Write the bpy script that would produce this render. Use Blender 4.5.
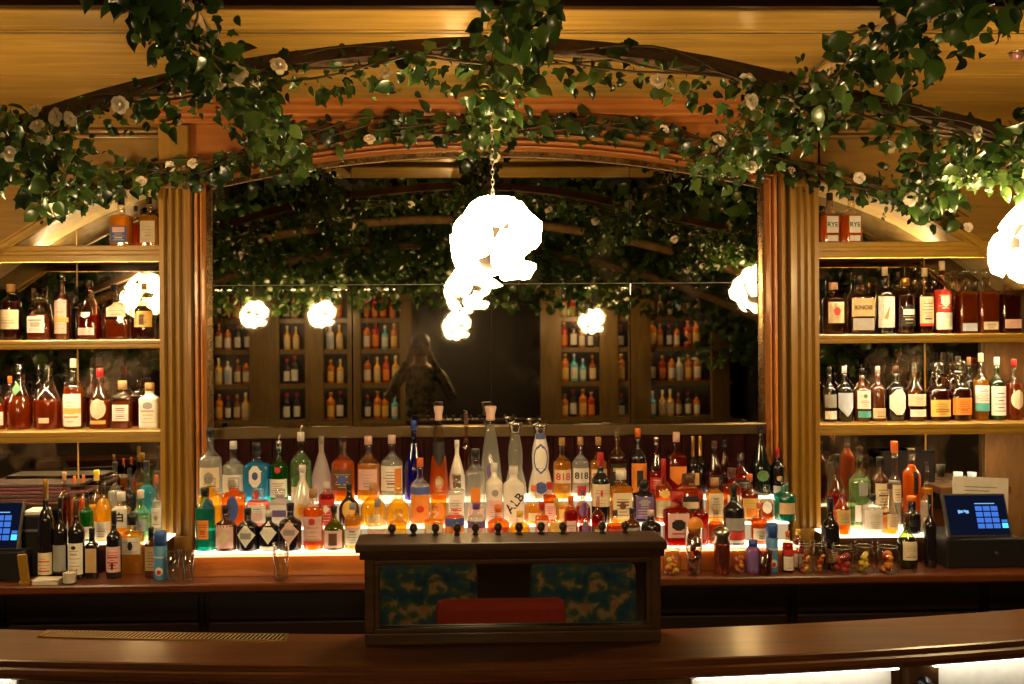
import bpy, bmesh, math, random
from mathutils import Vector, Matrix
import numpy as np

random.seed(7)
sc = bpy.context.scene
for o in list(bpy.data.objects):
    bpy.data.objects.remove(o, do_unlink=True)
COL = sc.collection

# ------------------------------------------------------------------ camera
H = 1.75                    # eye height
F = 1000.0                  # focal length in pixels of the 1024 px wide frame
PCX, PCY = 463.0, 342.0
YAW, ROLL = -0.025, -0.0072
cam_d = bpy.data.cameras.new('camera')
cam = bpy.data.objects.new('camera', cam_d)
COL.objects.link(cam)
cam_d.sensor_fit = 'HORIZONTAL'
cam_d.sensor_width = 36.0
cam_d.lens = F / 1024 * 36.0
cam_d.shift_x = (512 - PCX) / 1024
cam_d.clip_start = 0.05
CR = Matrix.Rotation(YAW, 3, 'Z') @ Matrix.Rotation(math.pi / 2, 3, 'X') @ Matrix.Rotation(ROLL, 3, 'Z')
cam.matrix_world = Matrix.Translation((0, 0, H)) @ CR.to_4x4()
sc.camera = cam

# ------------------------------------------------------------------ world, view
sc.view_settings.view_transform = 'Standard'
sc.view_settings.look = 'None'
sc.view_settings.gamma = 1.0
sc.view_settings.use_curve_mapping = False
sc.view_settings.exposure = 1.0
world = bpy.data.worlds.new('night')
sc.world = world
world.use_nodes = True
world.node_tree.nodes['Background'].inputs[0].default_value = (1.0, 0.6, 0.3, 1)
world.node_tree.nodes['Background'].inputs[1].default_value = 0.004
sc.cycles.use_denoising = True
sc.cycles.transparent_max_bounces = 24
sc.cycles.max_bounces = 10
sc.cycles.caustics_reflective = False
sc.cycles.caustics_refractive = False
sc.cycles.sample_clamp_indirect = 4.0

LAMP_E = 33.0      # pendant petals
LED_SHELF = 105.0    # strips under the shelf noses
LED_STEP = 2.3     # lit tops of the stepped display
LED_NOSE = 3.0

def ray(px, py):
    d = CR @ Vector(((px - PCX) / F, -(py - PCY) / F, -1.0))
    return d

def W(px, py, Y):
    """world point at depth Y seen at photograph pixel (px, py)"""
    d = ray(px, py)
    k = Y / d.y
    return Vector((d.x * k, Y, H + d.z * k))

def WX(px, Y, py=400): return W(px, py, Y).x
def WZ(py, Y, px=512): return W(px, py, Y).z

# ------------------------------------------------------------------ materials
MATS = {}
def new_mat(name):
    m = bpy.data.materials.new(name)
    m.use_nodes = True
    m.node_tree.nodes.clear()
    out = m.node_tree.nodes.new('ShaderNodeOutputMaterial')
    return m, m.node_tree, out

def pbr(name, col, rough=0.5, metal=0.0, coat=0.0, spec=0.5, emit=None, estr=0.0, transl=0.0):
    if name in MATS: return MATS[name]
    m, nt, out = new_mat(name)
    b = nt.nodes.new('ShaderNodeBsdfPrincipled')
    b.inputs['Base Color'].default_value = (*col, 1)
    b.inputs['Roughness'].default_value = rough
    b.inputs['Metallic'].default_value = metal
    b.inputs['Coat Weight'].default_value = coat
    b.inputs['Specular IOR Level'].default_value = spec
    if emit:
        b.inputs['Emission Color'].default_value = (*emit, 1)
        b.inputs['Emission Strength'].default_value = estr
    # faint tonal variation so that nothing is perfectly flat
    tc = nt.nodes.new('ShaderNodeTexCoord'); nz = nt.nodes.new('ShaderNodeTexNoise')
    nz.inputs['Scale'].default_value = 35; nz.inputs['Detail'].default_value = 3
    nt.links.new(tc.outputs['Object'], nz.inputs['Vector'])
    mx = nt.nodes.new('ShaderNodeMix'); mx.data_type = 'RGBA'
    mx.inputs['A'].default_value = (*[c * 0.82 for c in col], 1)
    mx.inputs['B'].default_value = (*[min(1, c * 1.12) for c in col], 1)
    nt.links.new(nz.outputs['Fac'], mx.inputs['Factor'])
    nt.links.new(mx.outputs['Result'], b.inputs['Base Color'])
    sh = b.outputs[0]
    if transl > 0:
        t = nt.nodes.new('ShaderNodeBsdfTranslucent')
        nt.links.new(mx.outputs['Result'], t.inputs['Color'])
        ms = nt.nodes.new('ShaderNodeMixShader'); ms.inputs[0].default_value = transl
        nt.links.new(b.outputs[0], ms.inputs[1]); nt.links.new(t.outputs[0], ms.inputs[2])
        sh = ms.outputs[0]
    nt.links.new(sh, out.inputs[0])
    MATS[name] = m
    return m

def wood(name, c1, c2, scale=(1.2, 14, 14), rough=0.4, coat=0.2, bump=0.15, spec=0.5):
    if name in MATS: return MATS[name]
    m, nt, out = new_mat(name)
    N = nt.nodes.new; L = nt.links.new
    tc = N('ShaderNodeTexCoord'); mp = N('ShaderNodeMapping')
    mp.inputs['Scale'].default_value = scale
    L(tc.outputs['Object'], mp.inputs['Vector'])
    nz = N('ShaderNodeTexNoise'); nz.inputs['Scale'].default_value = 2.2
    nz.inputs['Detail'].default_value = 7; nz.inputs['Distortion'].default_value = 0.8
    L(mp.outputs[0], nz.inputs['Vector'])
    n2 = N('ShaderNodeTexNoise'); n2.inputs['Scale'].default_value = 12; n2.inputs['Detail'].default_value = 4
    L(mp.outputs[0], n2.inputs['Vector'])
    rp = N('ShaderNodeValToRGB')
    rp.color_ramp.elements[0].position = 0.3; rp.color_ramp.elements[0].color = (*c1, 1)
    rp.color_ramp.elements[1].position = 0.72; rp.color_ramp.elements[1].color = (*c2, 1)
    ad = N('ShaderNodeMath'); ad.operation = 'MULTIPLY_ADD'; ad.inputs[1].default_value = 0.3
    L(n2.outputs['Fac'], ad.inputs[0]); L(nz.outputs['Fac'], ad.inputs[2])
    sb = N('ShaderNodeMath'); sb.operation = 'SUBTRACT'; sb.inputs[1].default_value = 0.15
    L(ad.outputs[0], sb.inputs[0]); L(sb.outputs[0], rp.inputs[0])
    b = N('ShaderNodeBsdfPrincipled')
    L(rp.outputs[0], b.inputs['Base Color'])
    b.inputs['Roughness'].default_value = rough
    b.inputs['Coat Weight'].default_value = coat
    b.inputs['Coat Roughness'].default_value = 0.12
    b.inputs['Specular IOR Level'].default_value = spec
    bp = N('ShaderNodeBump'); bp.inputs['Strength'].default_value = bump; bp.inputs['Distance'].default_value = 0.003
    L(n2.outputs['Fac'], bp.inputs['Height']); L(bp.outputs[0], b.inputs['Normal'])
    L(b.outputs[0], out.inputs[0])
    MATS[name] = m
    return m

def emis(name, col, s):
    if name in MATS: return MATS[name]
    m, nt, out = new_mat(name)
    e = nt.nodes.new('ShaderNodeEmission')
    e.inputs[0].default_value = (*col, 1); e.inputs[1].default_value = s
    nt.links.new(e.outputs[0], out.inputs[0])
    MATS[name] = m
    return m

def glass(name, tint, rough=0.06, gl=1.0):
    """thin-walled tinted glass: clear transmission with Fresnel gloss"""
    if name in MATS: return MATS[name]
    m, nt, out = new_mat(name)
    N = nt.nodes.new; L = nt.links.new
    lw = N('ShaderNodeLayerWeight'); lw.inputs[0].default_value = 0.5
    pw = N('ShaderNodeMath'); pw.operation = 'POWER'; pw.inputs[1].default_value = 2.5
    L(lw.outputs['Facing'], pw.inputs[0])
    cm = N('ShaderNodeMix'); cm.data_type = 'RGBA'          # longer path through the wall at the rim
    cm.inputs['A'].default_value = (*tint, 1); cm.inputs['B'].default_value = (*[c ** 3 * .45 for c in tint], 1)
    L(pw.outputs[0], cm.inputs['Factor'])
    t = N('ShaderNodeBsdfTransparent'); L(cm.outputs['Result'], t.inputs[0])
    g = N('ShaderNodeBsdfGlossy'); g.inputs['Roughness'].default_value = rough
    g.inputs['Color'].default_value = (gl, gl, gl, 1)
    ma = N('ShaderNodeMath'); ma.operation = 'MULTIPLY_ADD'; ma.inputs[1].default_value = .6; ma.inputs[2].default_value = .07
    L(pw.outputs[0], ma.inputs[0])
    mx = N('ShaderNodeMixShader')
    L(ma.outputs[0], mx.inputs[0]); L(t.outputs[0], mx.inputs[1]); L(g.outputs[0], mx.inputs[2])
    L(mx.outputs[0], out.inputs[0])
    MATS[name] = m
    return m

def liquid(name, tint, solid=0.5):
    if name in MATS: return MATS[name]
    m, nt, out = new_mat(name)
    N = nt.nodes.new; L = nt.links.new
    t = N('ShaderNodeBsdfTransparent'); t.inputs[0].default_value = (*[min(1, c ** 0.75) for c in tint], 1)
    d = N('ShaderNodeBsdfDiffuse'); d.inputs[0].default_value = (*[c ** 1.35 for c in tint], 1)
    s = N('ShaderNodeBsdfTranslucent'); s.inputs[0].default_value = (*[min(1, c * 1.2) for c in tint], 1)
    a = N('ShaderNodeMixShader'); a.inputs[0].default_value = 0.55
    L(d.outputs[0], a.inputs[1]); L(s.outputs[0], a.inputs[2])
    mx = N('ShaderNodeMixShader'); mx.inputs[0].default_value = solid
    L(t.outputs[0], mx.inputs[1]); L(a.outputs[0], mx.inputs[2])
    L(mx.outputs[0], out.inputs[0])
    MATS[name] = m
    return m

def antique(name, tint, stain, amount=0.5, scale=4.0, rough=0.02):
    """old silvered mirror with brown foxing"""
    if name in MATS: return MATS[name]
    m, nt, out = new_mat(name)
    N = nt.nodes.new; L = nt.links.new
    tc = N('ShaderNodeTexCoord'); nz = N('ShaderNodeTexNoise')
    nz.inputs['Scale'].default_value = scale; nz.inputs['Detail'].default_value = 8; nz.inputs['Roughness'].default_value = 0.65
    L(tc.outputs['Object'], nz.inputs['Vector'])
    rp = N('ShaderNodeValToRGB')
    rp.color_ramp.elements[0].position = 0.62 - 0.3 * amount; rp.color_ramp.elements[0].color = (0, 0, 0, 1)
    rp.color_ramp.elements[1].position = 0.82 - 0.25 * amount; rp.color_ramp.elements[1].color = (1, 1, 1, 1)
    L(nz.outputs['Fac'], rp.inputs[0])
    g = N('ShaderNodeBsdfGlossy'); g.inputs['Roughness'].default_value = rough; g.inputs['Color'].default_value = (*tint, 1)
    d = N('ShaderNodeBsdfPrincipled'); d.inputs['Base Color'].default_value = (*stain, 1); d.inputs['Roughness'].default_value = 0.35
    ml = N('ShaderNodeMath'); ml.operation = 'MULTIPLY'; ml.inputs[1].default_value = min(0.9, amount * 1.4)
    L(rp.outputs[0], ml.inputs[0])
    mx = N('ShaderNodeMixShader')
    L(ml.outputs[0], mx.inputs[0]); L(g.outputs[0], mx.inputs[1]); L(d.outputs[0], mx.inputs[2])
    L(mx.outputs[0], out.inputs[0])
    MATS[name] = m
    return m

M_GOLDWOOD = wood('gold_oak', (0.255, 0.130, 0.015), (0.355, 0.190, 0.023), (14, 14, 1.2), 0.38, 0.25)
M_GOLDH = wood('gold_oak_h', (0.30, 0.165, 0.020), (0.45, 0.26, 0.036), (1.2, 14, 14), 0.38, 0.25)
M_SOFFIT = wood('soffit_wood', (0.28, 0.155, 0.022), (0.54, 0.33, 0.06), (0.8, 10, 10), 0.45, 0.15)
M_PANEL = wood('panel_wood', (0.20, 0.105, 0.014), (0.30, 0.165, 0.024), (1.2, 9, 14), 0.45, 0.2)
M_REDLIT = wood('mahogany', (0.42, 0.14, 0.026), (0.54, 0.19, 0.038), (1.0, 12, 12), 0.36, 0.3)  # red light on frieze and frame is put into the wood colour
M_REDV = wood('mahogany_v', (0.24, 0.105, 0.018), (0.36, 0.165, 0.028), (12, 12, 1.0), 0.36, 0.3)
M_COUNTER = wood('counter_wood', (0.065, 0.017, 0.005), (0.15, 0.040, 0.011), (0.9, 12, 12), 0.28, 0.3, 0.05)
M_BAR = wood('bar_wood', (0.058, 0.017, 0.005), (0.135, 0.042, 0.011), (0.8, 11, 11), 0.31, 0.10, 0.05)
M_DARKWOOD = wood('dark_wood', (0.032, 0.013, 0.004), (0.070, 0.029, 0.008), (1.0, 12, 12), 0.45, 0.05, 0.15, 0.22)
M_BEAD = wood('maroon_boards', (0.014, 0.0025, 0.0015), (0.028, 0.005, 0.003), (12, 12, 1.0), 0.8, 0.0, 0.1, 0.08)
M_ARCH = wood('bark_beam', (0.040, 0.018, 0.006), (0.095, 0.046, 0.016), (6, 14, 14), 0.7, 0.0, 0.6)
M_POLE = wood('pale_branch', (0.24, 0.135, 0.045), (0.45, 0.28, 0.10), (8, 8, 8), 0.7, 0.0, 0.5)
M_BLACK = pbr('black_plastic', (0.012, 0.012, 0.013), 0.35)
M_CABINET = pbr('dark_cabinet', (0.016, 0.008, 0.006), 0.4)
M_DARKROOM = pbr('dark_room', (0.045, 0.028, 0.016), 0.8)
M_STEEL = pbr('steel', (0.55, 0.5, 0.42), 0.28, 1.0)
M_BRASS = pbr('aged_brass', (0.42, 0.26, 0.08), 0.35, 1.0)
M_MIRROR = antique('antique_mirror', (0.33, 0.30, 0.24), (0.10, 0.062, 0.022), 0.22, 3.2)
M_BAYMIRROR = antique('bay_mirror', (0.34, 0.31, 0.25), (0.13, 0.075, 0.03), 0.42, 4.5)
M_FOX = antique('foxed_strip', (0.25, 0.16, 0.07), (0.13, 0.07, 0.022), 0.7, 22, 0.2)
M_BOXMIRROR = antique('box_mirror', (0.26, 0.25, 0.24), (0.03, 0.02, 0.012), 0.12, 3.0)
WARM = (1.0, 0.66, 0.30)
M_LED = emis('shelf_led', (1.0, 0.78, 0.46), LED_SHELF)
M_LEDTOP = emis('top_shelf_led', (1.0, 0.78, 0.46), LED_SHELF * 2.2)
M_STEP = emis('step_glow', (1.0, 0.78, 0.50), LED_STEP)
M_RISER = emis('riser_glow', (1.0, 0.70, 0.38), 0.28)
M_NOSE = emis('step_nose_glow', (1.0, 0.36, 0.12), LED_NOSE)

# ------------------------------------------------------------------ mesh helpers
class MB:
    def __init__(s):
        s.v = []; s.f = []; s.m = []; s.sm = []
    def add(s, verts, faces, mi=0, smooth=False):
        o = len(s.v)
        s.v += [tuple(v) for v in verts]
        for f in faces:
            s.f.append(tuple(i + o for i in f)); s.m.append(mi); s.sm.append(smooth)
        return s
    def box(s, x0, x1, y0, y1, z0, z1, mi=0):
        v = [(x, y, z) for x in (x0, x1) for y in (y0, y1) for z in (z0, z1)]
        return s.add(v, [(0, 1, 3, 2), (4, 6, 7, 5), (0, 4, 5, 1), (2, 3, 7, 6), (0, 2, 6, 4), (1, 5, 7, 3)], mi)
    def bbox(s, x0, x1, y0, y1, z0, z1, b=0.004, mi=0):
        """box with chamfered edges"""
        bm = bmesh.new()
        bmesh.ops.create_cube(bm, size=1.0)
        for v in bm.verts:
            v.co = ((x0 + x1) / 2 + v.co.x * (x1 - x0), (y0 + y1) / 2 + v.co.y * (y1 - y0), (z0 + z1) / 2 + v.co.z * (z1 - z0))
        b = min(b, 0.45 * min(abs(x1 - x0), abs(y1 - y0), abs(z1 - z0)))
        bmesh.ops.bevel(bm, geom=list(bm.edges), offset=b, segments=2, affect='EDGES', profile=0.6)
        bm.verts.index_update()
        s.add([v.co[:] for v in bm.verts], [[v.index for v in f.verts] for f in bm.faces], mi)
        bm.free()
        return s
    def extr(s, prof, z0, z1, mi=0, axis='z', cap=True):
        """closed 2D profile extruded along an axis; prof = (a,b) pairs"""
        n = len(prof)
        if axis == 'z': pts = [(a, b, z0) for a, b in prof] + [(a, b, z1) for a, b in prof]
        elif axis == 'x': pts = [(z0, a, b) for a, b in prof] + [(z1, a, b) for a, b in prof]
        else: pts = [(a, z0, b) for a, b in prof] + [(a, z1, b) for a, b in prof]
        fs = [(i, (i + 1) % n, n + (i + 1) % n, n + i) for i in range(n)]
        if cap: fs += [tuple(range(n))[::-1], tuple(range(n, 2 * n))]
        return s.add(pts, fs, mi)
    def tube(s, pts, r, seg=8, mi=0, cap=True, smooth=True):
        pts = [Vector(p) for p in pts]
        rr = r if isinstance(r, (list, tuple)) else [r] * len(pts)
        vs = []; n = len(pts)
        up = Vector((0, 0, 1))
        for i, p in enumerate(pts):
            d = (pts[min(i + 1, n - 1)] - pts[max(i - 1, 0)])
            d = d.normalized() if d.length > 1e-9 else Vector((0, 0, 1))
            a = d.cross(up)
            if a.length < 1e-3: a = d.cross(Vector((1, 0, 0)))
            a.normalize(); b = a.cross(d)
            for k in range(seg):
                t = 2 * math.pi * k / seg
                vs.append(p + (a * math.cos(t) + b * math.sin(t)) * rr[i])
        fs = [(i * seg + k, i * seg + (k + 1) % seg, (i + 1) * seg + (k + 1) % seg, (i + 1) * seg + k) for i in range(n - 1) for k in range(seg)]
        if cap: fs += [tuple(range(seg))[::-1], tuple(range((n - 1) * seg, n * seg))]
        return s.add(vs, fs, mi, smooth)
    def lathe(s, prof, seg=20, n=2.0, flat=1.0, cx=0, cy=0, cz=0, mi=0, cap0=True, cap1=True, smooth=True):
        """prof = (radius, height); n = superellipse exponent; flat = depth ratio"""
        vs = []
        for r, h in prof:
            for k in range(seg):
                t = 2 * math.pi * k / seg
                c, q = math.cos(t), math.sin(t)
                e = 2.0 / n
                x = math.copysign(abs(c) ** e, c); y = math.copysign(abs(q) ** e, q)
                vs.append((cx + x * r, cy + y * r * flat, cz + h))
        m = len(prof)
        fs = [(i * seg + k, i * seg + (k + 1) % seg, (i + 1) * seg + (k + 1) % seg, (i + 1) * seg + k) for i in range(m - 1) for k in range(seg)]
        s.add(vs, fs, mi, smooth)
        o = len(s.v) - len(vs)
        if cap0: s.f.append(tuple(range(o, o + seg))[::-1]); s.m.append(mi); s.sm.append(False)
        if cap1: s.f.append(tuple(range(o + (m - 1) * seg, o + m * seg))); s.m.append(mi); s.sm.append(False)
        return s
    def sphere(s, c, r, seg=12, rings=8, mi=0, sq=(1, 1, 1)):
        prof = [(max(1e-4, math.sin(math.pi * i / rings)), -math.cos(math.pi * i / rings)) for i in range(rings + 1)]
        vs = []; 
        for a, h in prof:
            for k in range(seg):
                t = 2 * math.pi * k / seg
                vs.append((c[0] + a * math.cos(t) * r * sq[0], c[1] + a * math.sin(t) * r * sq[1], c[2] + h * r * sq[2]))
        fs = [(i * seg + k, i * seg + (k + 1) % seg, (i + 1) * seg + (k + 1) % seg, (i + 1) * seg + k) for i in range(rings) for k in range(seg)]
        return s.add(vs, fs, mi, True)
    def mesh(s, name, mats):
        me = bpy.data.meshes.new(name)
        me.from_pydata(s.v, [], s.f)
        if not isinstance(mats, (list, tuple)): mats = [mats]
        for m in mats: me.materials.append(m)
        me.polygons.foreach_set('material_index', s.m)
        me.polygons.foreach_set('use_smooth', s.sm)
        me.update()
        return me
    def build(s, name, mats, parent=None, loc=None):
        return link(name, s.mesh(name, mats), parent, loc)

def link(name, me, parent=None, loc=None):
    o = bpy.data.objects.new(name, me)
    COL.objects.link(o)
    if parent is not None: o.parent = parent
    if loc is not None: o.location = loc
    return o

def tag(o, label=None, cat=None, group=None, kind=None):
    if label: o['label'] = label
    if cat: o['category'] = cat
    if group: o['group'] = group
    if kind: o['kind'] = kind
    return o

def thing(name, label, cat, loc=(0, 0, 0), group=None):
    o = bpy.data.objects.new(name, None)
    o.empty_display_size = 0.05
    COL.objects.link(o)
    o.location = loc
    return tag(o, label, cat, group)

def struct(name, mb, mats, parent=None, label=None):
    o = mb.build(name, mats, parent)
    o['kind'] = 'structure'
    if label: o['label'] = label
    return o

def struct_root(name, label):
    o = bpy.data.objects.new(name, None); COL.objects.link(o)
    o['kind'] = 'structure'; o['label'] = label
    return o

# ================================================================== THE SETTING
YF = 4.0                                   # face of the back-bar woodwork
Y_MIR = 4.06
Y_BAY = 4.27
X_PL0, X_PL1 = WX(160, 3.96), WX(190, 3.96)      # left pilaster
X_PR0, X_PR1 = WX(792, 3.96), WX(820, 3.96)      # right pilaster
ZC = WZ(575, 3.70, 300)                    # back counter top
ZS = WZ(104, 4.0, 500)                     # soffit
Z_SH = [(WZ(247, 4.05, 100) + WZ(243, 4.05, 900)) / 2,
        (WZ(340, 4.05, 80) + WZ(334, 4.05, 900)) / 2,
        (WZ(430.5, 4.05, 80) + WZ(421.5, 4.05, 900)) / 2]
X_L, X_R = -3.3, 3.6
Y_BACK = -6.6

struct('floor', MB().box(X_L, X_R, Y_BACK, 4.4, -0.05, 0), pbr('floor_dark', (0.035, 0.02, 0.014), 0.4), label='dark floor of the bar room')
struct('ceiling', MB().box(X_L, X_R, Y_BACK, 4.4, 3.12, 3.17), pbr('ceiling_black', (0.012, 0.009, 0.007), 0.8), label='black ceiling above the vines')
struct('wall_left', MB().box(X_L - .1, X_L, Y_BACK, 4.4, 0, 3.12), M_DARKROOM, label='dark left wall of the room')
struct('wall_right', MB().box(X_R, X_R + .1, Y_BACK, 4.4, 0, 3.12), M_DARKROOM, label='dark right wall of the room')
struct('wall_front', MB().box(X_L, X_R, Y_BACK - .1, Y_BACK, 0, 3.12), M_DARKROOM, label='dark wall behind the photographer')
struct('wall_back', MB().box(X_L, X_R, 4.31, 4.4, 0, 3.12), M_DARKROOM, label='wall behind the back bar')

# --- soffit boards (each board its own piece)
sof = struct_root('trim_1', 'golden wood soffit over the back bar')
edges = [2.86, 3.065, 3.075, 4.02]
MB().bbox(X_L, X_R, 2.86, 3.04, ZS - .004, ZS + .05, .005).build('board', M_SOFFIT, sof)
MB().box(X_L, X_R, 3.04, 3.052, ZS + .001, ZS + .05).build('groove_shade', M_CABINET, sof)  # flush dark strip in place of the shade inside a groove
MB().bbox(X_L, X_R, 3.052, 3.066, ZS - .004, ZS + .05, .003).build('bead', M_SOFFIT, sof)
MB().box(X_L, X_R, 3.066, 3.09, ZS + .001, ZS + .05).build('groove_shade', M_CABINET, sof)
MB().bbox(X_L, X_R, 3.09, 3.56, ZS, ZS + .05, .004).build('board', M_SOFFIT, sof)
MB().bbox(X_L, X_R, 3.562, 4.02, ZS, ZS + .05, .003).build('board', M_SOFFIT, sof)
MB().box(X_L, X_R, 2.83, 2.86, ZS - .0, ZS + .42).build('fascia', M_DARKWOOD, sof)

# golden beam in front of the soffit, seen in the mirror
struct('trim_9', MB().bbox(X_L, X_R, 2.36, 2.70, H + .945, H + 1.02, .008), M_SOFFIT, label='golden wooden beam across the ceiling before the bar')

# --- mirror frame geometry
XL, XR = WX(205.5, 4.03, 300), WX(766, 4.03, 300)
ZCOR = (W(206, 184, 4.03).z + W(766, 182, 4.03).z) / 2
ZAPX = W(487, 150, 4.03).z
XC = (XL + XR) / 2; HW = (XR - XL) / 2; SAG = ZAPX - ZCOR
RAD = (HW * HW + SAG * SAG) / (2 * SAG); ZCEN = ZAPX - RAD
Z_MB = WZ(425, Y_MIR, 487)                # bottom of the mirror
def arch_z(x, n=0.0): return ZCEN + math.sqrt(max(0, (RAD + n) ** 2 - (x - XC) ** 2))
def arch_path(n, z0, seg=28):
    x0, x1 = XL - n, XR + n
    return [(x0, z0)] + [(x0 + (x1 - x0) * i / seg, arch_z(x0 + (x1 - x0) * i / seg, n)) for i in range(seg + 1)] + [(x1, z0)]
def sweep(prof, z0, seg=28):
    """profile (n, y) carried round the arched opening"""
    mb = MB(); rings = [[(x, y, z) for x, z in arch_path(n, z0, seg)] for n, y in prof]
    k = len(rings[0]); vs = [p for r in rings for p in r]
    fs = [(i * k + j, i * k + j + 1, (i + 1) * k + j + 1, (i + 1) * k + j) for i in range(len(prof) - 1) for j in range(k - 1)]
    mb.add(vs, fs)
    return mb

frame = thing('mirror_frame', 'arched wooden frame with painted-in red light around the large mirror', 'frame')
sweep([(0.0, 4.065), (0.0, 4.03), (0.007, 4.000), (0.012, 3.998), (0.014, 4.024), (0.019, 4.024), (0.021, 3.985), (0.030, 3.980)], ZC).build('inner_moulding', M_REDLIT, frame)
sweep([(0.030, 3.980), (0.032, 4.006), (0.038, 4.006), (0.041, 3.958), (0.053, 3.955), (0.058, 3.965), (0.058, 4.03)], ZC).build('outer_moulding', M_REDV, frame)
sweep([(-0.026, 4.054), (-0.022, 4.050), (0.0, 4.050)], Z_MB - .045).build('foxed_border', M_FOX, frame)
MB().bbox(XL, XR, 4.03, 4.065, Z_MB - .045, Z_MB, .004).build('bottom_rail', antique('foxed_rail', (.16, .11, .05), (.09, .05, .016), .7, 16, .3), frame)

# --- mirror of separate panes
mir = thing('arched_mirror', 'large dark arched mirror reflecting vines and lit shelves', 'mirror')
Z_SEAM = WZ(284, Y_MIR, 487)
vx = [XL + .002] + [WX(p, Y_MIR, 300) for p in (352, 491, 630)] + [XR - .002]
G = 0.0012
for i in range(4):
    a, b = vx[i] + G, vx[i + 1] - G
    MB().bbox(a, b, Y_MIR, Y_MIR + .006, Z_MB - .04, Z_SEAM - G, .0015).build('pane', M_MIRROR, mir)
    n = 10
    prof = [(a, Z_SEAM + G), (b, Z_SEAM + G)] + [(b - (b - a) * k / n, arch_z(b - (b - a) * k / n) - .001) for k in range(n + 1)]
    MB().extr(prof[::-1], Y_MIR, Y_MIR + .006, axis='y').build('pane', M_MIRROR, mir)
MB().box(XL, XR, Y_MIR + .001, Y_MIR + .004, Z_SEAM - .0012, Z_SEAM + .0012).build('seam_strip', pbr('seam', (.16, .15, .13), .4), mir)
struct('trim_2', MB().box(XL - .05, XR + .05, Y_MIR + .012, Y_MIR + .05, ZC - .05, ZS), M_DARKWOOD, label='backing behind the arched mirror')

# --- maroon boards under the mirror
bead = struct_root('trim_3', 'dark maroon vertical boarding below the mirror')
nb = 26; bw = (XR - XL) / nb
bm_me = MB().bbox(-bw / 2 + .0015, bw / 2 - .0015, -.008, .008, 0, Z_MB - .046 - ZC, .004).mesh('board', M_BEAD)
for i in range(nb):
    link('board', bm_me, bead, (XL + bw * (i + .5), 4.045, ZC))

# --- frieze above the arch
mb = MB(); seg = 40
x0, x1 = X_PL0 - .02, X_PR1 + .02
def frz(x):
    xa, xb = XL - .058, XR + .058
    return arch_z(x, .058) if xa <= x <= xb else None
fx = np.linspace(XL - .058, XR + .058, seg + 1)
vs = []; fs = []
for x in fx: vs += [(x, YF, arch_z(x, .058)), (x, YF, ZS + .01)]
for i in range(seg): fs.append((2 * i, 2 * i + 2, 2 * i + 3, 2 * i + 1))
mb.add(vs, fs)
struct('wall_frieze', mb, M_REDLIT, label='wood frieze with painted-in red light above the mirror arch')
for (a, b) in ((X_PL1 - .01, XL - .057), (XR + .057, X_PR0 + .01)):
    struct('trim_4', MB().box(a, b, YF - .004, 4.06, ZC, ZS), M_GOLDWOOD, label='plain wooden strip between pilaster and mirror frame')
# crown moulding
cr = struct_root('trim_5', 'crown moulding under the soffit')
MB().extr([(4.0, ZS), (3.90, ZS), (3.90, ZS - .012), (3.925, ZS - .02), (3.935, ZS - .034), (3.96, ZS - .045), (3.962, ZS - .055), (3.985, ZS - .062), (3.985, ZS - .078), (4.0, ZS - .082)],
          X_PL0 - .02, X_PR1 + .02, axis='x').build('moulding', M_REDLIT, cr)

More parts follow.
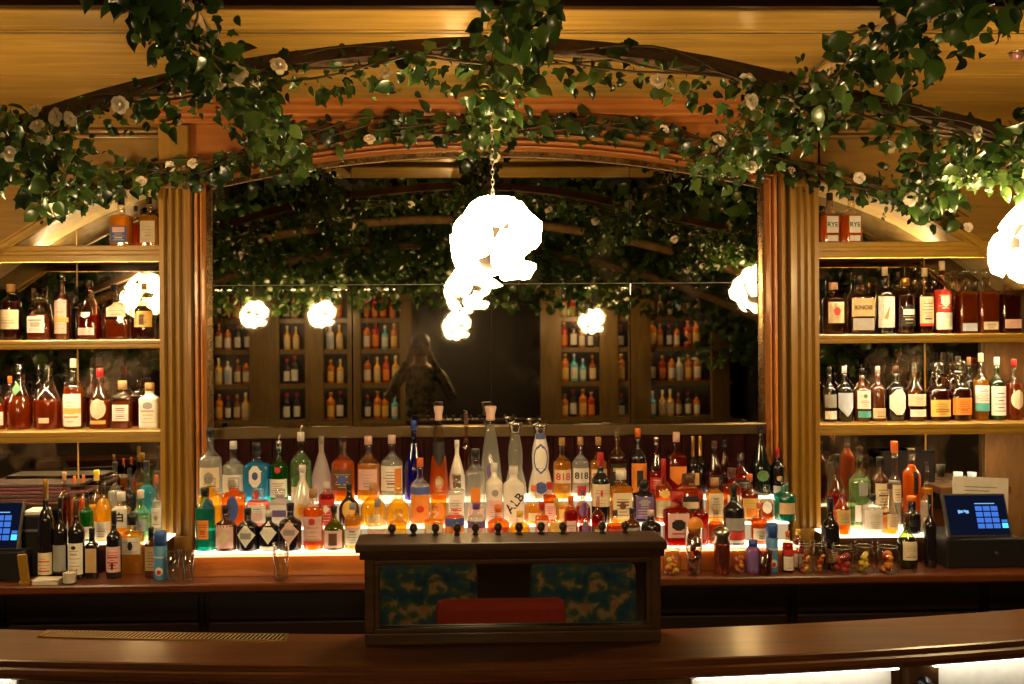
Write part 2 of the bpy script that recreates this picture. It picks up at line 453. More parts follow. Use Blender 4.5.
# --- side walls above the bays with a sloping, lit soffit
def bay_top(pts, sgn):
    return [(W(px, py, YF).x, W(px, py, YF).z) for px, py in pts]
LB = bay_top([(160, 178), (120, 191), (80, 207), (40, 228), (5, 250), (-40, 282)], -1)
RB = bay_top([(820, 180), (850, 188), (885, 200), (925, 217), (965, 240), (1000, 264), (1030, 288)], 1)
for nm, pts, xe, lab in (('wall_bay_left', LB, X_L, 'left'), ('wall_bay_right', RB, X_R, 'right')):
    rt = struct_root(nm, 'golden panelled wall above the %s shelf bay' % lab)
    mb = MB(); xi = X_PL0 if lab == 'left' else X_PR1
    pts2 = pts + [(xe, pts[-1][1])]
    vs = []; fs = []
    for x, z in pts2: vs += [(x, YF, z), (x, YF, ZS + .01)]
    for i in range(len(pts2) - 1): fs.append((2 * i, 2 * i + 2, 2 * i + 3, 2 * i + 1))
    mb.add(vs, fs); mb.build('panel_face', M_PANEL, rt)
    # side cheek beside pilaster
    s = -1 if lab == 'left' else 1
    # sloping soffit of the bay, light on it put into the cream colour
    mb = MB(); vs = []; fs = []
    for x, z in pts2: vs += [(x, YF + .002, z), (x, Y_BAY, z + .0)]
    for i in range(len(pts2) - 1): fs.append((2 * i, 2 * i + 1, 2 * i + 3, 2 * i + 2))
    mb.add(vs, fs); mb.build('bay_soffit', wood('soffit_lit_cream', (.55, .40, .16), (.75, .58, .28), (1.2, 9, 9), .45, .1), rt)
    mb = MB()
    for i in range(len(pts) - 1):
        (xa, za), (xb, zb) = pts[i], pts[i + 1]
        for d0, d1, yy in ((-.004, .022, 3.975), (.028, .040, 3.985)):
            mb.add([(xa, yy, za + d0), (xb, yy, zb + d0), (xb, yy, zb + d1), (xa, yy, za + d1),
                    (xa, YF, za + d0), (xb, YF, zb + d0), (xb, YF, zb + d1), (xa, YF, za + d1)],
                   [(0, 1, 2, 3), (0, 4, 5, 1), (3, 2, 6, 7)])
    mb.build('edge_trim', M_GOLDH, rt)
    mb = MB()
    for i in range(len(pts) - 1):
        (xa, za), (xb, zb) = pts[i], pts[i + 1]
        mb.add([(xa, 4.0025, za - .010), (xb, 4.0025, zb - .010), (xb, 4.0025, zb - .001), (xa, 4.0025, za - .001)], [(0, 1, 2, 3)])
    mb.build('strip_backing', M_GOLDH, rt)
    mb = MB()
    for i in range(len(pts) - 1):
        (xa, za), (xb, zb) = pts[i], pts[i + 1]
        mb.add([(xa, 3.975, za - .012), (xb, 3.975, zb - .012), (xb, 4.002, zb - .012), (xa, 4.002, za - .012),
                (xa, 3.975, za), (xb, 3.975, zb), (xb, 4.002, zb), (xa, 4.002, za)],
               [(0, 1, 2, 3), (0, 4, 5, 1), (3, 2, 6, 7)])
    mb.build('strip_cover', M_GOLDH, rt)
    # raised rectangular panel moulding
    a, b = (WX(20, YF, 150), WX(165, YF, 150)) if lab == 'left' else (WX(806, YF, 150), WX(960, YF, 150))
    zt = WZ(131, YF, 120 if lab == 'left' else 860)
    mb = MB()
    mb.bbox(a, b, 3.965, YF, zt - .014, zt, .005); mb.bbox(a, b, 3.978, YF, zt - .032, zt - .018, .004)
    e = b if lab == 'left' else a
    mb.bbox(e - .008, e + .008, 3.97, YF, zt - .2, zt, .004)
    mb.build('panel_moulding', M_PANEL, rt)
    # mirror back of the bay, in two leaves
    xa, xb = (X_L, X_PL0 - .002) if lab == 'left' else (X_PR1 + .002, WX(983, Y_BAY))
    xm = (WX(78, Y_BAY) if lab == 'left' else WX(925, Y_BAY))
    for p, q in ((xa, xm - .002), (xm + .002, xb)):
        MB().box(p, q, Y_BAY, Y_BAY + .006, ZC, ZS).build('pane', M_BAYMIRROR, rt)
    MB().box(xm - .003, xm + .003, Y_BAY - .003, Y_BAY + .003, ZC, ZS).build('mullion', M_GOLDWOOD, rt)

# --- fluted pilasters
def pilaster(xa, xb, lab):
    t = thing('pilaster', lab, 'pilaster', ((xa + xb) / 2, 3.96, ZC), 'fluted pilasters')
    w = xb - xa; h = w / 2
    prof = [(-h, .30), (-h, 0.0), (-h + .012, 0.0)]
    for k in range(3):
        c = -h + w * (k + 1) / 4
        prof += [(c - .011, 0.0), (c - .009, .012), (c - .004, .020), (c + .004, .020), (c + .009, .012), (c + .011, 0.0)]
    prof += [(h - .012, 0.0), (h, 0.0), (h, .30)]
    ztop = WZ(170, 3.96, 300) - ZC
    MB().extr(prof, 0.10, ztop - .07).build('shaft', M_GOLDWOOD, t)
    MB().bbox(-h - .004, h + .004, -.006, .30, 0, .10, .004).build('plinth', M_GOLDWOOD, t)
    MB().bbox(-h, h, -.001, .30, ztop - .07, ZS - ZC - .09, .003).build('head_block', M_GOLDWOOD, t)
    MB().bbox(-h - .006, h + .006, -.012, .30, ztop - .012, ztop + .012, .004).build('capital', M_GOLDWOOD, t)
pilaster(X_PL0, X_PL1, 'golden fluted pilaster left of the arched mirror')
pilaster(X_PR0, X_PR1, 'golden fluted pilaster right of the arched mirror')
# right-hand post that closes the right bay
struct('trim_6', MB().bbox(WX(984, 4.25), WX(1100, 4.25), 4.245, 4.28, ZC, WZ(262, 4.0, 1000), .004), wood('brown_panel', (.07, .034, .009), (.15, .075, .018), (9, 9, 3), .5, .1), label='brown wood panel at the right end of the shelves')
struct('trim_10', MB().bbox(WX(1062, 4.0), WX(1110, 4.0), 3.97, 4.245, ZC, WZ(262, 4.0, 1000), .006), M_PANEL, label='wood post beyond the right edge')

# --- shelves with lit noses
def shelf(xa, xb, z, th, lab, big=False):
    t = thing('shelf', lab, 'shelf', ((xa + xb) / 2, 4.0, z), 'back bar shelves')
    a, b = xa - (xa + xb) / 2, xb - (xa + xb) / 2
    MB().box(a, b, .012, .265, -th * .6, 0).build('board', M_GOLDH, t)
    if big:
        prof = [(.012, 0), (-.012, 0), (-.018, -.004), (-.018, -.018), (-.012, -.024), (-.012, -.034), (-.006, -.040), (-.006, -th), (.0, -th), (.0, -th * .6), (.012, -th * .6)]
    else:
        prof = [(.012, 0), (-.014, 0), (-.018, -.004), (-.018, -th * .4), (-.012, -th * .52), (-.012, -th * .8), (-.008, -th), (.0, -th), (.0, -th * .6), (.012, -th * .6)]
    MB().extr(prof, a, b, axis='x').build('nose', M_GOLDH, t)
    MB().box(a + .02, b - .02, .002, .011, -th * .6 - .006, -th * .6 - .001).build('light_strip', M_LEDTOP if big else M_LED, t)
    MB().box(a + .01, b - .01, .013, .0155, -th if big else -th * .6 - .0065, -th * .6).build('strip_cover', M_GOLDH, t)
    if big: MB().box(a + .02, b - .02, .235, .243, .001, .006).build('added_up_light', emis('added_bay_glow', (1.0, .76, .40), 18), t)  # unseen strip added on the top shelf to brighten the sloping soffit
    return t
names = ['top', 'middle', 'bottom']
for i in range(3):
    th = (.064, .036, .046)[i]
    shelf(X_L + .05, X_PL0 - .001, Z_SH[i], th, '%s shelf of the left bay, golden wood with light strip' % names[i], i == 0)
    shelf(X_PR1 + .001, WX(1062, 4.0), Z_SH[i], th, '%s shelf of the right bay, golden wood with light strip' % names[i], i == 0)

# ================================================================== BACK COUNTER
cnt = thing('back_counter', 'dark red-brown wooden back counter along the wall', 'counter', (0, 3.58, 0))
nose = [(0, ZC - .006), (.004, ZC - .001), (.012, ZC), (.70, ZC), (.70, ZC - .04), (.02, ZC - .04), (.006, ZC - .034), (0, ZC - .026)]
MB().extr(nose, X_L, X_R, axis='x').build('worktop', M_COUNTER, cnt)
# cabinets below, each a thing
cw = 0.72
for i in range(8):
    xa = -2.3 + i * cw
    c = thing('under_counter_cabinet', 'dark under-counter cabinet, %s from the left' % ['first', 'second', 'third', 'fourth', 'fifth', 'sixth', 'seventh', 'eighth'][i], 'cabinet', (xa + cw / 2, 3.66, 0), 'cabinets under the back counter')
    h = cw / 2
    MB().box(-h + .002, h - .002, .02, .6, 0.08, ZC - .041).build('body', M_CABINET, c)
    d = MB().bbox(-h + .02, h - .02, 0, .02, .10, ZC - .16, .005).build('door', M_CABINET, c)
    MB().tube([(-h + .06, -.018, ZC - .22), (h - .06, -.018, ZC - .22)], .005, 6).build('handle', M_BLACK, d)
    MB().bbox(-h + .02, h - .02, 0, .02, ZC - .15, ZC - .05, .004).build('drawer', M_CABINET, c)

# --- stepped lit display
STX0, STX1 = WX(193, 3.7, 550), WX(797, 3.7, 550)
TIER = {1: (3.68, 3.78, WZ(549.5, 3.72, 300)), 2: (3.78, 3.88, WZ(524, 3.83, 438)), 3: (3.88, 4.035, WZ(499, 3.93, 438))}
stp = thing('stepped_display', 'three-tier bottle stand with glowing white steps', 'stand', ((STX0 + STX1) / 2, 3.68, ZC))
cx = (STX0 + STX1) / 2
for k in (1, 2, 3):
    y0, y1, z = TIER[k]
    a, b = STX0 - cx, STX1 - cx
    zb = 0 if k == 1 else TIER[k - 1][2] - ZC
    if k == 3: a, b = XL + .004 - cx, XR - .004 - cx
    MB().bbox(a, b, y0 + .012 - 3.68, (4.03 if k == 3 else 3.945) - 3.68, zb, z - ZC - .006, .002).build('riser', M_REDLIT if k == 1 else M_RISER, stp)
    MB().bbox(a, b, y0 - 3.68, (y1 if k < 3 else 4.03) + .01 - 3.68, z - ZC - .006, z - ZC, .002).build('light_tread', M_STEP, stp)
MB().box(STX0 - cx + .01, STX1 - cx - .01, .002, .010, TIER[1][2] - ZC - .016, TIER[1][2] - ZC - .011).build('light_strip', M_NOSE, stp)

# small lit risers in the two lower bays
def small_step(xa, xb, y0, z, lab):
    t = thing('bottle_riser', lab, 'stand', ((xa + xb) / 2, y0, ZC))
    h = (xb - xa) / 2
    MB().bbox(-h, h, .01, .22, 0, z - ZC - .008, .002).build('box', M_DARKWOOD, t)
    MB().bbox(-h, h, 0, .22, z - ZC - .008, z - ZC, .002).build('light_tread', M_STEP, t)
Z_LS = WZ(540, 3.85, 120); Z_RS = WZ(533, 3.85, 880)
small_step(WX(62, 3.84, 540), WX(166, 3.84, 540), 3.80, Z_LS, 'low glowing riser under bottles in the lower left bay')
small_step(WX(826, 3.84, 540), WX(932, 3.84, 540), 3.80, Z_RS, 'low glowing riser under bottles in the lower right bay')

# ================================================================== FRONT BAR
ZB = 1.07
_bx = [-2.4, -1.06, -.21, .3, .52, 1.0, 1.46, 2.6]
_by = [2.62, 2.42, 2.362, 2.335, 2.338, 2.39, 2.486, 2.80]
_pf = np.polyfit(_bx, _by, 4)
def bar_y(x): return float(np.polyval(_pf, x))
bar = thing('bar_counter', 'long dark glossy wooden bar top bowed towards the front', 'bar', (0, 2.3, 0))
D = -.222
prof = [(0, ZB - .04), (0, ZB - .004), (.004 * -1, ZB), (D, ZB), (D - .006, ZB - .002), (D - .010, ZB - .008), (D - .010, ZB - .012), (D - .022, ZB - .015), (D - .028, ZB - .022), (D - .026, ZB - .032), (D - .016, ZB - .038), (D, ZB - .042)]
xs = np.linspace(-2.4, 2.6, 60)
mb = MB(); k = len(prof)
vs = [(x, bar_y(x) + a - 2.3, b) for x in xs for a, b in prof]
fs = [(i * k + j, (i + 1) * k + j, (i + 1) * k + (j + 1) % k, i * k + (j + 1) % k) for i in range(len(xs) - 1) for j in range(k)]
mb.add(vs, fs, 0, False); mb.build('bar_top', M_BAR, bar)
mb = MB(); vs = []; fs = []
for x in xs:
    y = bar_y(x) + D + .05 - 2.3
    vs += [(x, y, 0), (x, y, ZB - .041), (x, y + .12, ZB - .041), (x, y + .12, 0)]
for i in range(len(xs) - 1):
    for j in range(3): fs.append((4 * i + j, 4 * i + 4 + j, 4 * i + 5 + j, 4 * i + 1 + j))
mb.add(vs, fs); mb.build('bar_front', M_DARKWOOD, bar)
# white lit panels under the lip, with a dark bracket between them
M_PANELW = pbr('pale_panel', (0.80, 0.78, 0.70), 0.5)
M_UNDER = emis('bar_led', (1.0, 0.93, 0.78), 7.0)
def front_panel(pa, pb):
    xa, xb = WX(pa, 2.2, 675), WX(pb, 2.2, 675)
    q = np.linspace(xa, xb, 12)
    mb = MB(); vs = []; fs = []
    for x in q:
        y = bar_y(x) + D + .035 - 2.3
        vs += [(x, y, .3), (x, y, ZB - .05), (x, y + .012, ZB - .05), (x, y + .012, .3)]
    for i in range(len(q) - 1):
        for j in range(4): fs.append((4 * i + j, 4 * i + 4 + j, 4 * i + 4 + (j + 1) % 4, 4 * i + (j + 1) % 4))
    mb.add(vs, fs); p = mb.build('front_panel', M_PANELW, bar)
    mb = MB(); vs = []; fs = []
    for x in q:
        y = bar_y(x) + D - .004 - 2.3
        vs += [(x, y, ZB - .0425), (x, y + .012, ZB - .0425), (x, y + .012, ZB - .046), (x, y, ZB - .046)]
    for i in range(len(q) - 1):
        for j in range(4): fs.append((4 * i + j, 4 * i + 4 + j, 4 * i + 4 + (j + 1) % 4, 4 * i + (j + 1) % 4))
    mb.add(vs, fs); mb.build('light_strip', M_UNDER, p)
front_panel(688, 893); front_panel(931, 1120); front_panel(-160, 12)
xa = WX(912, 2.25, 675)
yy = bar_y(xa) + D - 2.3
br = MB().bbox(xa - .036, xa + .036, yy + .012, yy + .05, .3, ZB - .045, .004).build('bracket', M_DARKWOOD, bar)
MB().lathe([(.016, 0), (.016, .008), (.008, .014), (.007, .03), (.012, .036), (.012, .04)], 12).build('hook_knob', M_BLACK, br, (xa, yy + .012, ZB - .085)).rotation_euler = (math.pi / 2, 0, 0)

# drip grate let into the bar top
gx0, gx1 = WX(36, 2.33, 634), WX(286, 2.33, 634)
gr = thing('drip_grate', 'narrow brass drip grate let into the bar top', 'grate', ((gx0 + gx1) / 2, 2.34, ZB + .0005))
gc = (gx0 + gx1) / 2
def gy(x): return bar_y(x) - 2.34
mb = MB()
for a, b in ((-.062, -.056), (-.012, -.006)):
    q = np.linspace(gx0, gx1, 16); vs = []; fs = []
    for x in q: vs += [(x - gc, gy(x) + a, 0), (x - gc, gy(x) + b, 0), (x - gc, gy(x) + b, .002), (x - gc, gy(x) + a, .002)]
    for i in range(15):
        for j in range(4): fs.append((4 * i + j, 4 * i + 4 + j, 4 * i + 4 + (j + 1) % 4, 4 * i + (j + 1) % 4))
    mb.add(vs, fs)
for x in (gx0, gx1): mb.box(x - gc - .004, x - gc + .004, gy(x) - .062, gy(x) - .006, 0, .002)
mb.build('rim', M_BRASS, gr)
mb = MB(); n = 58
for i in range(n):
    x = gx0 + (gx1 - gx0) * (i + .5) / n
    y = gy(x)
    a = [(x - gc - .0062, y - .057), (x - gc - .0024, y - .057), (x - gc + .0062, y - .011), (x - gc + .0024, y - .011)]
    mb.add([(u, v, .0010) for u, v in a] + [(u, v, .0016) for u, v in a], [(4, 5, 6, 7), (0, 1, 5, 4), (0, 4, 7, 3), (1, 2, 6, 5)])
tag(mb.build('slats', pbr('slat_metal', (.75, .60, .36), .4, .7), gr), kind='stuff')
q = np.linspace(gx0, gx1, 12); mb = MB()
vs = []; fs = []
for x in q: vs += [(x - gc, gy(x) - .06, .0002), (x - gc, gy(x) - .008, .0002)]
for i in range(11): fs.append((2 * i, 2 * i + 2, 2 * i + 3, 2 * i + 1))
mb.add(vs, fs).build('tray', pbr('tray_black', (.004, .003, .003), .9, spec=.1), gr)

# --- wooden box screen with mirror front
bx0, bx1 = WX(365, 2.25, 640), WX(661, 2.25, 640)
byf = 2.245; bc = (bx0 + bx1) / 2; bh = (bx1 - bx0) / 2
bt = WZ(545, byf, 512) - ZB
box = thing('box_screen', 'low wooden box with mirrored front standing on the bar top', 'box', (bc, byf, ZB))
bd = .10
MB().bbox(-bh, bh, .0, bd, 0, .028, .004).build('bottom_rail', M_DARKWOOD, box)
MB().bbox(-bh, -bh + .022, 0, bd, .028, bt - .012, .003).build('side_panel', M_DARKWOOD, box)
MB().bbox(bh - .022, bh, 0, bd, .028, bt - .012, .003).build('side_panel', M_DARKWOOD, box)
MB().bbox(-bh - .020, bh + .012, -.014, bd + .012, bt - .012, bt + .008, .005).build('top_board', M_DARKWOOD, box)
MB().extr([(-.008, bt - .012), (-.012, bt - .016), (-.006, bt - .028), (.01, bt - .030), (.01, bt - .012)], -bh - .01, bh + .006, axis='x').build('cornice', M_DARKWOOD, box)
mb = MB()
i0, i1, z0, z1 = -bh + .022, bh - .022, .028, bt - .03
w = .012
for a, b, c, d in ((i0, i1, z0, z0 + w), (i0, i1, z1 - w, z1)): mb.bbox(a, b, -.004, .012, c, d, .003)
for a, b in ((i0, i0 + w), (i1 - w, i1)): mb.bbox(a, b, -.004, .012, z0 + w, z1 - w, .003)
mb.build('inner_frame', M_DARKWOOD, box)
MB().box(i0 + .004, i1 - .004, .012, .016, z0 + .004, z1 - .004).build('mirror_pane', M_BOXMIRROR, box)
MB().box(i0, i1, .017, bd, z0, z1 + .01).build('back_panel', M_DARKWOOD, box)
kn = MB().lathe([(.010, 0), (.008, .004), (.006, .008), (.011, .014), (.0125, .021), (.011, .029), (.006, .034), (.001, .036)], 12).mesh('knob', pbr('knob_dark', (0.05, 0.028, 0.015), 0.3))
for i, px in enumerate((392, 413.5, 435.5, 457, 475.5, 498, 519, 541, 563, 602, 625)):
    link('knob', kn, box, (WX(px, byf + bd - .01, 530) - bc, bd - .012, bt + .008)).scale = (.78, .78, .78)

# ================================================================== BOTTLES
# code: (word, glass tint or opaque colour, liquid tint or None, opaque?)
GL = {
 'am': ('amber', (.95, .88, .76), (.62, .17, .010), 0), 'da': ('dark amber', (.92, .74, .56), (.24, .042, .004), 0),
 'go': ('golden', (.96, .92, .80), (.86, .48, .07), 0), 'ye': ('yellow', (.98, .93, .75), (.95, .60, .05), 0),
 'or': ('orange', (.96, .90, .80), (.88, .29, .02), 0), 'rd': ('red', (.9, .6, .5), (.46, .030, .012), 0),
 'cl': ('clear', (.95, .96, .94), (.86, .83, .76), 0), 'pg': ('pale green', (.86, .95, .80), (.52, .66, .42), 0),  # pale liquid tints stand in for step light refracted by the glass
 'pk': ('pink', (.95, .82, .80), (.85, .35, .25), 0), 'gr': ('green', (.35, .80, .40), (.03, .33, .06), 0),
 'ol': ('olive green', (.5, .6, .2), (.14, .17, .02), 0), 'te': ('teal', (.55, .92, .85), (.04, .40, .34), 0),
 'aq': ('light blue', (.70, .92, .98), (.16, .62, .78), 0), 'bu': ('deep blue', (.12, .18, .85), (.02, .04, .50), 0),
 'bk': ('black', (.010, .008, .010), None, 1), 'br': ('brown', (.075, .020, .008), None, 1),
 'wh': ('white', (.80, .74, .68), None, 1), 'fr': ('frosted', (.55, .46, .46), None, 2), 'dg': ('blackish green', (.005, .009, .006), None, 1),
}
CAPC = {'bk': ('black', (.012, .012, .012), .35, 0), 'wd': ('cork', (.45, .25, .10), .7, 0), 'wh': ('white', (.78, .74, .68), .45, 0),
 'rd': ('red', (.45, .02, .015), .35, 0), 'or': ('orange', (.75, .16, .02), .4, 0), 'go': ('gold', (.70, .42, .10), .3, .8),
 'si': ('silver', (.7, .68, .64), .25, 1), 'br': ('brown', (.10, .04, .02), .4, 0), 'bl': ('blue', (.02, .06, .35), .35, 0),
 'pk': ('pale pink', (.72, .48, .42), .45, 0), 'cr': ('cream', (.70, .56, .38), .5, 0), 'pr': ('purple', (.15, .05, .25), .4, 0),
 'cl': ('glass', None, 0, 0), 'ye': ('yellow', (.75, .48, .04), .4, 0), 'gy': ('grey', (.3, .28, .26), .4, 0)}
LBC = {'wh': ('white', (.80, .77, .70)), 'cr': ('cream', (.72, .60, .40)), 'ye': ('yellow', (.80, .52, .12)), 'tn': ('tan', (.52, .35, .16)),
 'rd': ('red', (.55, .035, .02)), 'or': ('orange', (.80, .25, .03)), 'bk': ('black', (.012, .011, .012)), 'bl': ('blue', (.06, .10, .35)),
 'pk': ('pink', (.74, .46, .42)), 'gr': ('green', (.10, .22, .07)), 'gy': ('grey', (.30, .29, .28)), 'pu': ('purple', (.16, .09, .26)),
 'tl': ('teal', (.08, .42, .40)), 'lb': ('pale blue', (.50, .58, .72)), 'br': ('brown', (.14, .055, .02)), 'go': ('gold', (.62, .38, .09))}
# style: shoulder start, neck start, neck ratio, cap start, cap ratio, section exponent, depth ratio
ST = {'S': (.56, .72, .30, .87, .33, 2, 1), 'W': (.58, .74, .33, .80, .345, 2, 1), 'Q': (.60, .70, .32, .85, .36, 6, .85), 'K': (.64, .75, .42, .82, .48, 6, .75),
 'A': (.56, .72, .30, .84, .34, 2, 1), 'J': (.38, .76, .26, .88, .30, 2, 1), 'D': (.48, .64, .36, .78, .56, 2.6, .9), 'O': (.42, .74, .26, .84, .32, 2, 1),
 'B': (.66, .80, .38, .86, .42, 2, 1), 'N': (.52, .66, .24, .60, .27, 2, 1), 'F': (.70, .80, .34, .88, .38, 4, .55), 'C': None, 'Z': None, 'M': (.50, .64, .46, .86, .56, 2, 1)}

def glass_mat(c):
    w, t, l, op = GL[c]
    if op == 1: return pbr('glass_' + w.replace(' ', '_'), t, .12, 0, .6)
    if op == 2: return pbr('glass_frosted', t, .45, 0, .1, transl=.5)
    return glass('glass_' + w.replace(' ', '_'), t)
def cap_mat(c):
    if c == 'cl': return glass('glass_clear', GL['cl'][1])
    w, col, r, me = CAPC[c]
    return pbr('cap_' + w.replace(' ', '_'), col, r, me)
def lab_mat(c): return pbr('label_' + LBC[c][0].replace(' ', '_'), LBC[c][1], .55)

def body_profile(style, w, h):
    R = w / 2
    if style == 'C':     # tall slender cone with flared stopper
        p = [(.80, 0), (.97, .01), (1.0, .03), (1.0, .10), (.95, .22), (.82, .40), (.64, .58), (.46, .72), (.34, .80), (.30, .84), (.30, .87)]
        c = [(.30, .845), (.40, .86), (.36, .88), (.36, .91), (.46, .96), (.50, .985), (.44, 1.0)]
        n, fl = 2, 1
    elif style == 'Z':   # waisted ceramic decanter
        p = [(.80, 0), (1.0, .02), (1.02, .10), (.96, .20), (.78, .33), (.66, .40), (.70, .48), (.72, .58), (.66, .68), (.48, .80), (.40, .86), (.40, .88)]
        c = [(.40, .87), (.46, .88), (.46, .91), (.58, .95), (.66, .985), (.60, 1.0), (.2, 1.01)]
        n, fl = 2, 1
    else:
        hs, hn, rn, hc, rc, n, fl = ST[style]
        p = [(.90, 0), (.985, .006), (1.0, .02), (1.0, hs * .5), (1.0, hs)]
        for t in (.2, .4, .6, .8, 1.0):
            if style in 'JN': f = 1 - (1 - rn) * (t ** 1.15)
            else: f = rn + (1 - rn) * (0.5 + 0.5 * math.cos(math.pi * t ** 1.15)) 
            p.append((f, hs + (hn - hs) * t))
        he = max(hn + .01, hc + .01)
        p += [(rn, (hn + he) / 2), (rn, he)]
        if style == 'D' or style == 'M':
            c = [(rn * 1.02, hc), (rc * .8, hc + .008), (rc, hc + .03), (rc, .985), (rc * .85, 1.0)]
        else:
            c = [(rc, hc), (rc, .99), (rc * .9, 1.0)]
    return [(r * R, q * h) for r, q in p], [(r * R, q * h) for r, q in c], n, fl

def r_at(prof, z):
    for (r0, a), (r1, b) in zip(prof, prof[1:]):
        if a <= z <= b and b > a: return r0 + (r1 - r0) * (z - a) / (b - a)
    return prof[-1][0]

def front_y(prof, x, z, n, fl, off):
    r = r_at(prof, z) * 1.008 + off
    x = max(-.985 * r, min(.985 * r, x))
    return x, -fl * (r ** n - abs(x) ** n) ** (1 / n)

def patch(prof, n, fl, cxf, h0, h1, hw, shape='r', off=.0007, nu=10, nv=8):
    """a label lying on the front of the bottle"""
    mb = MB(); vs = []
    for j in range(nv + 1):
        v = j / nv; z = h0 + (h1 - h0) * v; q = 2 * v - 1
        if shape == 'd': s = max(.04, 1 - abs(q))
        elif shape == 'o': s = math.sqrt(max(.002, 1 - q * q))
        elif shape == 'a': s = 1 if q < .3 else math.sqrt(max(.03, 1 - ((q - .3) / .72) ** 2))
        elif shape == 'h': s = 1 if abs(q) < .5 else max(.15, 1 - (abs(q) - .5) * 1.3)
        elif shape == 's': s = 1 if q > -.3 else max(.05, 1 + (q + .3) * 1.3)
        else: s = 1
        for i in range(nu + 1):
            x = cxf + hw * s * (2 * i / nu - 1)
            X, Y = front_y(prof, x, z, n, fl, off)
            vs.append((X, Y, z))
    k = nu + 1
    mb.add(vs, [(j * k + i, j * k + i + 1, (j + 1) * k + i + 1, (j + 1) * k + i) for j in range(nv) for i in range(nu)], 0, n == 2)
    return mb

def text_patch(txt, prof, n, fl, zc, hgt, maxw, rot=0.0, off=.0016, yflip=False):
    cu = bpy.data.curves.new('t', 'FONT'); cu.body = txt; cu.align_x = 'CENTER'; cu.align_y = 'CENTER'
    cu.size = 1.0; cu.resolution_u = 3; cu.offset = 0.035 if len(txt) == 1 else 0.014
    o = bpy.data.objects.new('t', cu); COL.objects.link(o)
    bpy.context.view_layer.update()
    me = bpy.data.meshes.new_from_object(o.evaluated_get(bpy.context.evaluated_depsgraph_get()))
    bpy.data.objects.remove(o)
    bm = bmesh.new(); bm.from_mesh(me); bpy.data.meshes.remove(me)
    if len(bm.verts) == 0: bm.free(); return None
    x0 = min(v.co.x for v in bm.verts); x1 = max(v.co.x for v in bm.verts)
    y0 = min(v.co.y for v in bm.verts); y1 = max(v.co.y for v in bm.verts)
    s = min(hgt / (y1 - y0), maxw / (x1 - x0)); sx = maxw / (x1 - x0) if rot == 0 else s
    sx = min(sx, s * 1.5)
    mb = MB(); vs = []
    for v in bm.verts:
        a = (v.co.x - (x0 + x1) / 2) * sx; b = (v.co.y - (y0 + y1) / 2) * s
        a, b = a * math.cos(rot) - b * math.sin(rot), a * math.sin(rot) + b * math.cos(rot)
        if prof is None: vs.append((a, 0, b + zc))
        else:
            X, Y = front_y(prof, a, zc + b, n, fl, off)
            vs.append((X, Y, zc + b))
    bm.verts.index_update()
    mb.add(vs, [[v.index for v in f.verts] for f in bm.faces])
    bm.free()
    return mb

ORD = ['first', 'second', 'third', 'fourth', 'fifth', 'sixth', 'seventh', 'eighth', 'ninth', 'tenth', 'eleventh', 'twelfth', 'thirteenth', 'fourteenth', 'fifteenth', 'sixteenth', 'seventeenth', 'eighteenth', 'nineteenth', 'twentieth', 'twenty-first', 'twenty-second', 'twenty-third', 'twenty-fourth', 'twenty-fifth', 'twenty-sixth', 'twenty-seventh', 'twenty-eighth', 'twenty-ninth', 'thirtieth', 'thirty-first', 'thirty-second']

